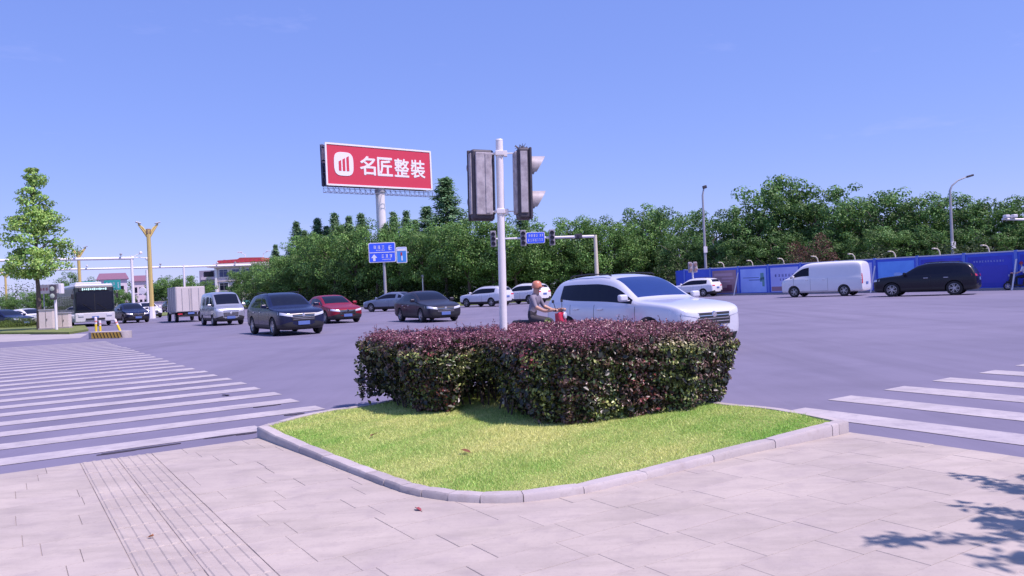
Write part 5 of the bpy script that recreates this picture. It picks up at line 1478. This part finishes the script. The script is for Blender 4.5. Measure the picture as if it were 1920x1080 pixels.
# ------------------------------------------------------------------ blue hoarding with posters
FB = 47.8; FH = 2.15; A0 = 13.85; PW = 2.85
hoard = empty('blue_hoarding', AB(A0, FB), ANG_U, 'long blue construction hoarding with posters, white posts and small lamps on top', 'fence')
M_HB = mat('hoarding_blue', (.035, .10, .62), .45, noise=((.05, .14, .68), .6), nscale=.8)
M_HTOP = mat('hoarding_cap', (.62, .62, .68), .5)
M_HPOST = mat('hoarding_post_blue', (.12, .22, .66), .45)
# local x runs along U (to the left in the picture), face looks to local +y?  U x Z => towards us is +y side
npan = 12
posters = {}
def pan_x(k): return k * PW
cols_ = {'sky': (.10, .33, .85), 'lilac': (.42, .46, .85), 'pale': (.28, .42, .88), 'deep': (.03, .05, .45), 'brown': (.28, .17, .22)}
plan = ['deep', 'deep', 'deep', 'deep', 'deep', 'sky', 'lilac', 'pale', 'lilac', 'pale', 'brown', 'deepL']
for k in range(npan):
    x0 = pan_x(k); 
    q = MB()
    q.box((x0 + PW / 2, 0, FH / 2 + .02), (PW - .16, .05, FH - .06))
    # corrugation ribs
    q.build('hoarding_panel', M_HB, hoard)
    q = MB(); q.box((x0 + PW / 2, .0, FH + .02), (PW - .01, .10, .07)); q.build('cap_rail', M_HTOP, hoard)
    q = MB(); q.bbox((x0, .02, FH / 2 + .04), (.17, .12, FH + .06), .012); q.build('fence_post', M_HPOST, hoard, 40)
    kind = plan[k]
    if kind != 'deepL':
        pw, ph = PW - .42, FH - .38
        cname = kind
        m = mat('poster_' + cname, cols_[cname], .5, noise=(tuple(min(1, v * 1.35 + .02) for v in cols_[cname]), .7), nscale=.7)
        q = MB(); q.box((x0 + PW / 2, .031, FH / 2), (pw, .012, ph)); q.build('poster', m, hoard)
        cx = x0 + PW / 2
        if kind == 'brown':
            q = MB()
            for (dx, dz, w, h) in ((-.1, .55, 1.9, .22), (.35, .25, 1.2, .12), (-.2, .02, 1.6, .10)): q.box((cx - dx, .040, FH / 2 + dz), (w, .006, h))
            q.build('poster_print', mat('print_pinkish', (.45, .30, .40), .6), hoard)
            q = MB()
            for (dx, dz, w, h) in ((-.5, -.5, .5, .5), (.3, -.62, 1.3, .28), (.75, -.4, .5, .3)): q.box((cx + dx, .0405, FH / 2 + dz), (w, .006, h))
            q.build('poster_print', mat('print_dark_red', (.16, .05, .10), .6), hoard)
        if kind == 'pale':
            q = MB()
            q.box((cx + .2, .040, FH / 2 + .22), (1.5, .006, .06)); q.box((cx - .25, .0405, FH / 2 + .04), (1.3, .006, .07)); q.build('poster_print', mat('print_slate', (.12, .20, .48), .6), hoard)
            q = MB()
            for dx, dz, w, h in ((-.85, .3, .3, .5), (-.95, -.1, .2, .7), (-.75, .05, .22, .3)): q.box((cx + dx, .0405, FH / 2 + dz), (w, .006, h), None)
            q.build('poster_print', mat('print_green', (.12, .33, .35), .6), hoard)
        if kind == 'lilac':
            glyphs(hoard, [(cx + .75 - .3 * j, FH / 2 + .30, .2, .2) for j in range(6)] + [(cx + .35 - .26 * j, FH / 2 + .0, .15, .16) for j in range(5)], .005, 1, mat('print_navy', (.05, .06, .30), .6), 'poster_lettering', seed=k)
            q = MB(); q.box((cx, .0405, FH / 2 - .66), (pw * .96, .006, .32)); q.build('poster_print', mat('print_brown_band', (.40, .20, .26), .6), hoard)
        if kind == 'sky':
            q = MB(); rs_ = random.Random(3)
            for j in range(14):
                pts = [(cx + rs_.uniform(-1, 1) + .28 * math.cos(a * PI / 5), FH / 2 + rs_.uniform(-.55, .15) * 0 - .25 + .1 * math.sin(a * PI / 5)) for a in range(10)]
                x_, z_ = cx + rs_.uniform(-.9, .9), FH / 2 + rs_.uniform(-.6, .15)
                q.extrude_y([(x_ + .30 * math.cos(a * PI / 5), z_ + .12 * math.sin(a * PI / 5)) for a in range(10)], .040 + j * .0004, .044 + j * .0004)
            q.build('poster_print', mat('print_cloud', (.30, .52, .90), .6), hoard)
        if kind == 'deep' and k < 5:
            glyphs(hoard, [(cx + .85 - .16 * j, FH / 2 + .60, .11, .11) for j in range(11)], .005, 1, mat('print_lilac', (.35, .40, .75), .6), 'poster_lettering', seed=k)
            q = MB(); q.box((cx, .0405, FH / 2 - .15), (pw * .8, .006, ph * .55)); q.build('poster_print', mat('print_violet', (.06, .07, .50), .6), hoard)
    # little goose-neck lamp over the middle of each panel
    q = MB(); xm = x0 + PW * .5
    q.tube([(xm, 0, FH + .04), (xm + .03, .02, FH + .28), (xm + .10, .10, FH + .42), (xm + .22, .22, FH + .46)], .035, 6); q.bbox((xm + .26, .25, FH + .45), (.16, .12, .08), .03); q.build('fence_lamp', M_CREAM, hoard, 40)
q = MB(); q.bbox((npan * PW, .02, FH / 2 + .04), (.17, .12, FH + .06), .012); q.build('fence_post', M_HPOST, hoard, 40)
# slanting white braces leaning on the front
for kx in (3, 6, 10):
    x = pan_x(kx); q = MB(); q.tube([(x, .62, 0), (x - .05, .10, FH * .80)], .045, 8); q.build('brace', M_WHITE, hoard, 40)
# rounded end, panels turning away to the left
px_, py_ = npan * PW, 0; ang_ = 0
for j in range(4):
    ang_ -= R(20); ln = 1.5; cx, cy = px_ + math.cos(ang_) * ln / 2, py_ + math.sin(ang_) * ln / 2
    q = MB(); q.box((cx, cy, FH / 2), (ln, .05, FH), ang_); q.build('hoarding_panel', M_HB, hoard); px_, py_ = px_ + math.cos(ang_) * ln, py_ + math.sin(ang_) * ln
q = MB(); q.box((npan * PW / 2, .12, .07), (npan * PW, .28, .14)); q.build('footing', M_CONC, hoard)

# ------------------------------------------------------------------ lamps, gantries and the rest of the street furniture
def yellow_lamp(px, ybase_depth, ytop, label):
    dep = ybase_depth; p = D(px, 560, dep); h = D(px, ytop, dep).z; s = h / 9.8
    t = empty('street_lamp', (p.x, p.y, 0), ANG_V, label, 'street lamp', 'yellow winged lamp posts')
    q = MB(); q.tube([(0, 0, .1), (0, 0, 8.3 * s), (0, 0, 8.9 * s)], [.21, .18, .24], 8); q.build('column', M_YELLOW, t, 40)
    q = MB(); q.tube([(0, 0, -.02), (0, 0, 1.1)], [.32, .26], 8); q.build('plinth', M_WHITE, t, 40)
    for sg in (1, -1):
        q = MB()
        for o in (0, .28):
            q.tube([(sg * .12, 0, (8.5 - o) * s), (sg * .45, 0, (9.1 - o) * s), (sg * .85, 0, (9.55 - o * .4) * s)], [.11, .09, .05], 6)
        q.build('wing', M_YELLOW, t, 40)
        q = MB(); q.bbox((sg * .82, 0, 9.62 * s), (.5, .34, .12), .05, rot=Matrix.Rotation(-sg * .3, 3, 'Y')); q.build('lamp_head', M_GREYM, t, 40)
    q = MB(); q.bbox((0, 0, 8.75 * s), (.42, .4, .5), .08); q.build('hub', mat('lamp_hub', (.25, .17, .10), .6), t, 40)
yellow_lamp(284, 74, 414, 'large yellow lamp post with two wings, nearest of the three, right of the gantry posts')
yellow_lamp(151, 100, 460, 'yellow winged lamp post behind the bus')
yellow_lamp(12, 150, 505, 'small distant yellow winged lamp post at the left edge')

def gantry(px, dep, ybeam, length, label, rt=0.0, thick=.16, extra=(), ext=0.0, ybase=None):
    p = D(px, 560, dep); zb_ = D(px, ybeam, dep).z
    t = empty('camera_gantry', (p.x, p.y, 0), ANG_V + PI, label, 'gantry', 'white gantries over the left street')
    q = MB(); q.tube([(0, 0, 0), (0, 0, zb_ + .25)], [.17, .13], 12); q.box((0, 0, .12), (.6, .6, .25)); q.build('post', M_WHITE, t, 40)
    q = MB(); q.tube([(-ext, 0, zb_), (length, 0, zb_)], [thick, thick * .8], 10); q.build('beam', M_WHITE, t, 40)
    for k, x in enumerate(extra):
        q = MB(); q.tube([(x, 0, zb_), (x, 0, zb_ + .35)], .035, 6); q.bbox((x, .1, zb_ + .42), (.22, .5, .2), .04); q.bbox((x, .4, zb_ + .42), (.14, .14, .14), .03); q.build('camera', M_WHITE if k % 2 else M_GREYM, t, 40)
    return t, zb_
t, zb_ = gantry(250, 84, 484, 20, 'white camera gantry whose post stands left of the tall yellow lamp', extra=(1, 5.2, 8.5, 12.8, 15), ext=.2, thick=.16)
q = MB(); q.bbox((-.9, .1, zb_ + .55), (.3, .4, .28), .08); q.bbox((-1.5, .1, zb_ - .1), (.34, .3, .34), .12); q.tube([(0, 0, zb_ + .1), (-.9, .1, zb_ + .5)], .04, 6); q.tube([(0, 0, zb_ + .1), (-1.5, .1, zb_)], .04, 6); q.build('dome_camera', M_WHITE, t, 40)
gantry(347, 112, 500, 32, 'long thin white gantry with its post behind the box truck', extra=(-7, -4.5, 3, 12, 20), ext=9.5, thick=.14)
p = D(278, 565, 82); t = empty('sign_post', (p.x, p.y, 0), 0, 'white post with a small round disc directly left of the tall yellow lamp', 'post')
q = MB(); q.tube([(0, 0, 0), (0, 0, D(276, 506, 82).z)], [.17, .13], 12); q.build('post', M_WHITE, t, 40)
q = MB(); zc_ = D(270, 545, 82).z; q.lathe([(0, -.2), (.36, -.19), (.38, -.15), (0, -.14)], 20, (-.45, 0, zc_), 'Y'); q.tube([(-.45, -.1, zc_), (0, 0, zc_)], .05, 6); q.build('disc', M_WHITE, t, 40)
M_GRNS = mat('sign_green', (.02, .42, .36), .45)
for (x0, x1, y0, y1, dep, lab) in ((156, 181, 527, 538, 102, 'small green direction sign left of the larger one behind the bus roof'), (197, 228, 525, 544, 100, 'larger green direction sign with white text right behind the bus')):
    p = D((x0 + x1) / 2, 560, dep); t = empty('green_sign', (p.x, p.y, 0), PI, lab, 'road sign'); w = (x1 - x0) / F_PX * dep; h = (y1 - y0) / F_PX * dep; zc_ = D((x0 + x1) / 2, (y0 + y1) / 2, dep).z
    sign_board(t, 0, zc_, w, h, .1, 1, M_GRNS, M_GRNS, .05)
    glyphs(t, [(w * (.3 - .2 * k), zc_ + h * .15, w * .13, h * .3) for k in range(3)] + [(w * (.25 - .09 * k), zc_ - h * .25, w * .07, h * .12) for k in range(5)] + [(-w * .38, zc_, w * .12, h * .6)], .1, 1, M_SIGNW, seed=8)
    q = MB(); q.tube([(0, 0, 0), (0, 0, zc_)], .09, 8); q.build('post', M_GREYM, t, 40)
# slim lamps behind the hoarding
def slim_lamp(px, ybase, ytop, dep, label, curved):
    p = D(px, ybase, dep); h = D(px, ytop, dep).z; t = empty('street_lamp', (p.x, p.y, 0), 0, label, 'street lamp')
    q = MB()
    if curved:
        q.tube([(0, 0, 0), (0, 0, h - .2), (.15, 0, h + .15), (.6, 0, h + .5), (1.2, 0, h + .72)], [.13, .08, .06, .05, .045], 8)
        hd = (1.45, 0, h + .78)
    else:
        q.tube([(0, 0, 0), (0, 0, h - .7), (.12, 0, h - .15)], [.13, .08, .06], 8); hd = (.2, 0, h - .02)
    q.build('pole', M_GREYM, t, 40)
    q = MB(); q.bbox(hd, (.5 if curved else .34, .26, .14 if curved else .26), .05, rot=Matrix.Rotation(-.25, 3, 'Y')); q.build('lamp_head', M_SIGD, t, 40)
    q = MB(); q.bbox((0, -.15, h * .42), (.3, .1, .5), .02); q.build('sign_plate', M_WHITE, t, 40)
slim_lamp(1326, 560, 350, 66, 'slim grey lamp post with a small dark head behind the left of the hoarding', False)
slim_lamp(1790, 560, 352, 56.5, 'slim lamp post with a curved arm above the right part of the hoarding', True)
# camera arm entering at the right edge
p = D(2010, 560, 47); t = empty('camera_mast', (p.x, p.y, 0), PI, 'white arm with two small cameras reaching in from the right edge', 'camera mast'); zc_ = D(1900, 410, 47).z
q = MB(); q.tube([(0, 0, 0), (0, 0, zc_ + .3)], [.16, .13], 12); q.build('post', M_WHITE, t, 40)
q = MB(); q.tube([(0, 0, zc_ - .25), (3.9, 0, zc_)], [.10, .06], 10); q.build('arm', M_WHITE, t, 40)
for x in (3.25, 3.7):
    q = MB(); q.bbox((x, .1, zc_ + .14), (.26, .36, .20), .05); q.build('camera', M_WHITE, t, 40)
# small signal in front of the hoarding's left end
p = D(1301, 560, 62.5); t = empty('small_signal', (p.x, p.y, 0), PI, 'small signal on a white post in front of the left end of the blue hoarding', 'traffic light'); zt_ = D(1301, 491, 62.5).z; z0_ = D(1301, 511, 62.5).z
q = MB(); q.tube([(0, 0, 0), (0, 0, zt_ - .1)], .07, 10); q.build('post', M_WHITE, t, 40)
for s in (1, -1):
    q = MB(); q.bbox((s * .20, .05, (zt_ + z0_) / 2), (.30, .2, zt_ - z0_), .05); q.build('signal_head', M_SIG, t, 40)
    for k in (1, -1):
        q = MB(); q.tube([(s * .2, .12, (zt_ + z0_) / 2 + k * .2), (s * .2, .32, (zt_ + z0_) / 2 + k * .2)], .11, 10); q.build('visor', mat('visor_brown', (.30, .18, .16), .6), t, 40)
# yellow-black traffic block with bollards
p0, p1 = G(164, 636), G(236, 634); c = (p0 + p1) / 2; c += Vector((0, .35, 0)); wv = (p1 - p0).length; ang = math.atan2(p1.y - p0.y, p1.x - p0.x)
blk = empty('crash_block', c, ang, 'low concrete block with yellow and black stripes at the tip of the left verge', 'crash block')
def stadium(L, W, n=8):
    pts = []
    for cx, a0 in ((L / 2 - W / 2, -90), (-L / 2 + W / 2, 90)):
        for k in range(n + 1): a = R(a0 + 180 * k / n); pts.append((cx + W / 2 * math.cos(a), W / 2 * math.sin(a)))
    return pts
q = MB(); q.prism(stadium(wv, .72), -.02, .30); q.build('block', M_KERB, blk, 40)
q = MB(); q.box((.12, -.362, .15), (wv * .76, .012, .25)); q.build('striped_face', mat('hazard_yellow', (.75, .42, .04), .5), blk)
for k in range(9):
    x = -wv * .24 + k * wv * .088; q = MB(); q.extrude_y([(x, .03), (x + .05, .03), (x - .06, .27), (x - .11, .27)], -.374, -.366); q.build('black_stripe', M_SEAM, blk)
def bollard(px, yb, yt, dep, lean, label, cols):
    p = D(px, yb, dep); h = (yb - yt) / F_PX * dep; t = empty('bollard', (p.x, p.y, 0.0), 0, label, 'bollard', 'yellow and white flexible bollards'); t.rotation_euler = (0, lean, 0)
    q = MB(); q.tube([(0, 0, 0), (0, 0, .05), (0, 0, .06)], [.12, .11, .05], 12); q.build('foot', M_BLACK, t, 40)
    q = MB(); q.tube([(0, 0, .05), (0, 0, h * .62)], .055, 12); q.build('yellow_sleeve', mat('bollard_yellow', (.85, .62, .03), .45), t, 40)
    q = MB(); q.tube([(0, 0, h * .62), (0, 0, h * .97), (0, 0, h)], [.058, .062, .03], 12); q.build('white_top', mat('bollard_white', (.82, .72, .74), .45), t, 40)
    q = MB(); q.tube([(0, 0, h * .72), (0, 0, h * .80)], .0635, 12); q.build('reflective_band', mat('bollard_band', (.70, .25, .20), .4), t, 40)
bollard(180, 622, 587, 39, 0.02, 'upright yellow and white bollard behind the striped block', 0)
bollard(188, 619, 594, 41, 0.0, 'shorter pinkish and yellow bollard right beside the upright one', 0)
bollard(228, 619, 587, 39, R(-22), 'yellow and white bollard leaning to the left at the right end of the striped block', 0)
# cabinets, crossing signal and sign board on the left verge
M_BEIGE = mat('cabinet_beige', (.72, .62, .57), .55)
for (x0, x1, y0, y1, dep, lab) in ((77, 101, 580, 618, 49.5, 'taller beige utility cabinet left of the crossing signal'), (109, 131, 586, 616, 50.5, 'wider beige utility cabinet right of the crossing signal')):
    p = D((x0 + x1) / 2, 600, dep); w = (x1 - x0) / F_PX * dep; h = D((x0 + x1) / 2, y0, dep).z - .12
    t = empty('utility_cabinet', (p.x, p.y, .12), .1, lab, 'cabinet')
    q = MB(); q.bbox((0, 0, h / 2), (w, .45, h - .1), .015); q.build('case', M_BEIGE, t, 40)
    q = MB(); q.bbox((0, 0, h - .03), (w + .06, .52, .07), .015); q.build('lid', M_GREYM, t, 40)
    q = MB(); q.box((0, -.232, h / 2), (.012, .012, h * .8)); q.box((.07, -.24, h / 2), (.02, .03, .12)); q.build('door_gap', M_SEAM, t)
    q = MB(); q.box((0, 0, .04), (w + .08, .55, .10)); q.build('plinth', M_CONC, t)
p = D(106, 610, 48); t = empty('crossing_signal', (p.x, p.y, .12), 0, 'far pedestrian crossing signal on a white pole between the two beige cabinets', 'traffic light')
zt_ = D(104, 534, 48).z - .12; z0_ = D(104, 562, 48).z - .12
q = MB(); q.tube([(0, 0, 0), (0, 0, zt_)], .075, 12); q.build('pole', M_WHITE, t, 40)
q = MB(); q.bbox((-.02, -.16, (zt_ + z0_) / 2), (.36, .2, zt_ - z0_), .05); q.build('signal_head', M_SIGD, t, 40)
for k in (1, -1):
    q = MB(); zc_ = (zt_ + z0_) / 2 + k * (zt_ - z0_) * .24; q.lathe([(0, -.275), (.12, -.27), (.14, -.26)], 16, (-.02, 0, zc_), 'Y'); q.build('lens', mat('pale_green_lens', (.45, .52, .42), .4), t, 40)
q = MB(); q.bbox((.36, .05, zt_ - .25), (.22, .30, .62), .05); q.build('side_signal_head', M_WHITE, t, 40)
p = D(92, 600, 52); t = empty('sign_board', (p.x, p.y, .12), 0, 'small white board with red characters just right of the young tree trunk', 'sign')
zc_ = D(90, 542, 52).z - .12; wv = 40 / F_PX * 52; hv = 17 / F_PX * 52
q = MB(); q.bbox((.1, 0, zc_), (wv, .06, hv), .01); q.build('board', mat('board_pinkish', (.80, .70, .72), .5), t, 40)
glyphs(t, [(-.42 + .19 * k, zc_, .15, .20) for k in range(3)], 0, -1, mat('board_red', (.55, .05, .10), .5), seed=2)
q = MB(); q.tube([(-.3, .05, 0), (-.3, .05, zc_ + .2)], .04, 8); q.tube([(.5, .05, 0), (.5, .05, zc_ + .2)], .04, 8); q.build('post', M_GREYM, t, 40)

# ------------------------------------------------------------------ buildings
def pbox(name, m, parent, c, size, bev=0): 
    q = MB(); (q.bbox(c, size, bev) if bev else q.box(c, size)); return q.build(name, m, parent)
M_WALL = mat('pinkish_white_wall', (.66, .58, .62), .8, noise=((.56, .48, .52), .5), nscale=.4)
M_WALLG = mat('grey_wall', (.36, .33, .40), .8); M_ROOFR = mat('red_roof_tiles', (.48, .07, .07), .7); M_CORN = mat('cream_cornice', (.70, .60, .58), .7)
dep = 150; bL, bR = D(405, 560, dep), D(500, 560, dep)
b_ = empty('office_building', (bL.x, bL.y, 0), 0, 'three storey pinkish white building with red roof and blue windows behind the minivan', 'building')
Wb = bR.x - bL.x; Hb = D(430, 500, dep).z
pbox('wall', M_WALL, b_, (Wb / 2, 4, Hb / 2), (Wb, 8, Hb))
pbox('cornice', M_CORN, b_, (Wb / 2 - .3, 3.7, Hb + .12), (Wb + 1.6, 9, .32)); pbox('parapet', M_CORN, b_, (Wb / 2, 3.9, Hb + .45), (Wb + .4, 8.4, .35))
q = MB(); q.extrude_y([(.3, Hb + .7), (Wb * .95, Hb + .75), (Wb * .93, Hb + 1.5), (Wb * .5, Hb + 1.62), (Wb * .45, Hb + 1.35), (.55, Hb + 1.25)], .2, 7); q.build('red_roof', M_ROOFR, b_)
q = MB()
for k in range(10): q.box((1.0 + k * Wb * .088, 0.19, Hb + 1.05), (Wb * .05, .05, .45 + .1 * (k % 2)))
q.build('roof_panels', mat('roof_panel_red', (.55, .05, .08), .6), b_)
fl = Hb / 3
for j in range(3):
    for k in range(4):
        x = .8 + k * 2.35 + .85; z = fl * j + fl * .52
        pbox('window_frame', M_LETW, b_, (x, -.03, z), (1.75, .10, fl * .62))
        w = pbox('window', M_GLASSB if j == 2 else M_GLASS, b_, (x, -.085, z), (1.55, .03, fl * .54))
        q = MB(); q.box((x, -.105, z), (.06, .02, fl * .54)); q.box((x, -.105, z + fl * .12), (1.55, .02, .05)); q.build('glazing_bar', M_GREYM, b_)
    pbox('floor_band', M_CORN, b_, (Wb / 2, -.10, fl * (j + 1) - .12), (Wb + .1, .22, .22))
pbox('shop_front', mat('shop_teal', (.10, .40, .40), .5), b_, (4.2, -.16, fl * .28), (7, .12, .9))
for k in range(3): pbox('pilaster', M_LETW, b_, (.25 + k * 4.7, -.14, Hb / 2 - .05), (.4, .26, Hb - .2))
pbox('side_wing', M_WALLG, b_, (-1.9, 5.5, Hb * .47), (3.6, 7, Hb * .94))
for j in range(3): pbox('wing_window', M_GLASS, b_, (-1.9, 1.96, fl * (j + .5)), (1.8, .08, fl * .45)); pbox('balcony', M_WALL, b_, (-1.9, 1.75, fl * j + fl * .22), (2.6, .5, .5))
q = MB(); 
for (x, dx) in ((5.2, -1), (8.6, 1)):
    q.tube([(x, 2, Hb + .6), (x, 2, Hb + 2.2), (x + dx * .9, 2, Hb + 2.7)], .06, 6); q.bbox((x + dx * 1.0, 2, Hb + 2.75), (.9, .2, .14), .04)
q.build('roof_floodlight', M_WHITE, b_, 40)
def house(px0, px1, ytop, dep, label, roofc=M_ROOFR):
    a, c = D(px0, 560, dep), D(px1, 560, dep); w = c.x - a.x; h = D(px0, ytop, dep).z
    t = empty('house', (a.x, a.y, 0), math.atan((960 - px0) / F_PX), label, 'house'); w *= 1.1
    pbox('wall', M_WALL, t, (w / 2, 3, h * .42), (w, 6, h * .84))
    q = MB(); q.extrude_y([(-.4, h * .84), (w + .4, h * .84), (w - .2, h), (.2, h)], -.4, 6.4); q.build('roof', roofc, t)
    for k in range(3):
        for j in range(2):
            pbox('window', M_GLASS, t, (w * (.2 + .3 * k), -.03, h * (.22 + .36 * j)), (w * .16, .06, h * .16)); pbox('sill', M_LETW, t, (w * (.2 + .3 * k), -.08, h * (.12 + .36 * j)), (w * .2, .14, .1))
M_ROOFP = mat('faded_mauve_roof', (.42, .22, .30), .7)
house(186, 230, 513, 165, 'house with a mauve roof behind the larger green sign', M_ROOFP)
house(250, 274, 517, 170, 'narrow pinkish house seen between the gantry post and the yellow lamp', M_ROOFP)
p = D(280, 560, 122); t = empty('boundary_wall', (p.x, p.y, 0), 0, 'low pinkish boundary wall right of the tall yellow lamp', 'wall')
pbox('wall', M_WALL, t, (1, 0, .75), (7.5, .25, 1.5)); pbox('coping', M_CONC, t, (1, 0, 1.55), (7.6, .4, .12))
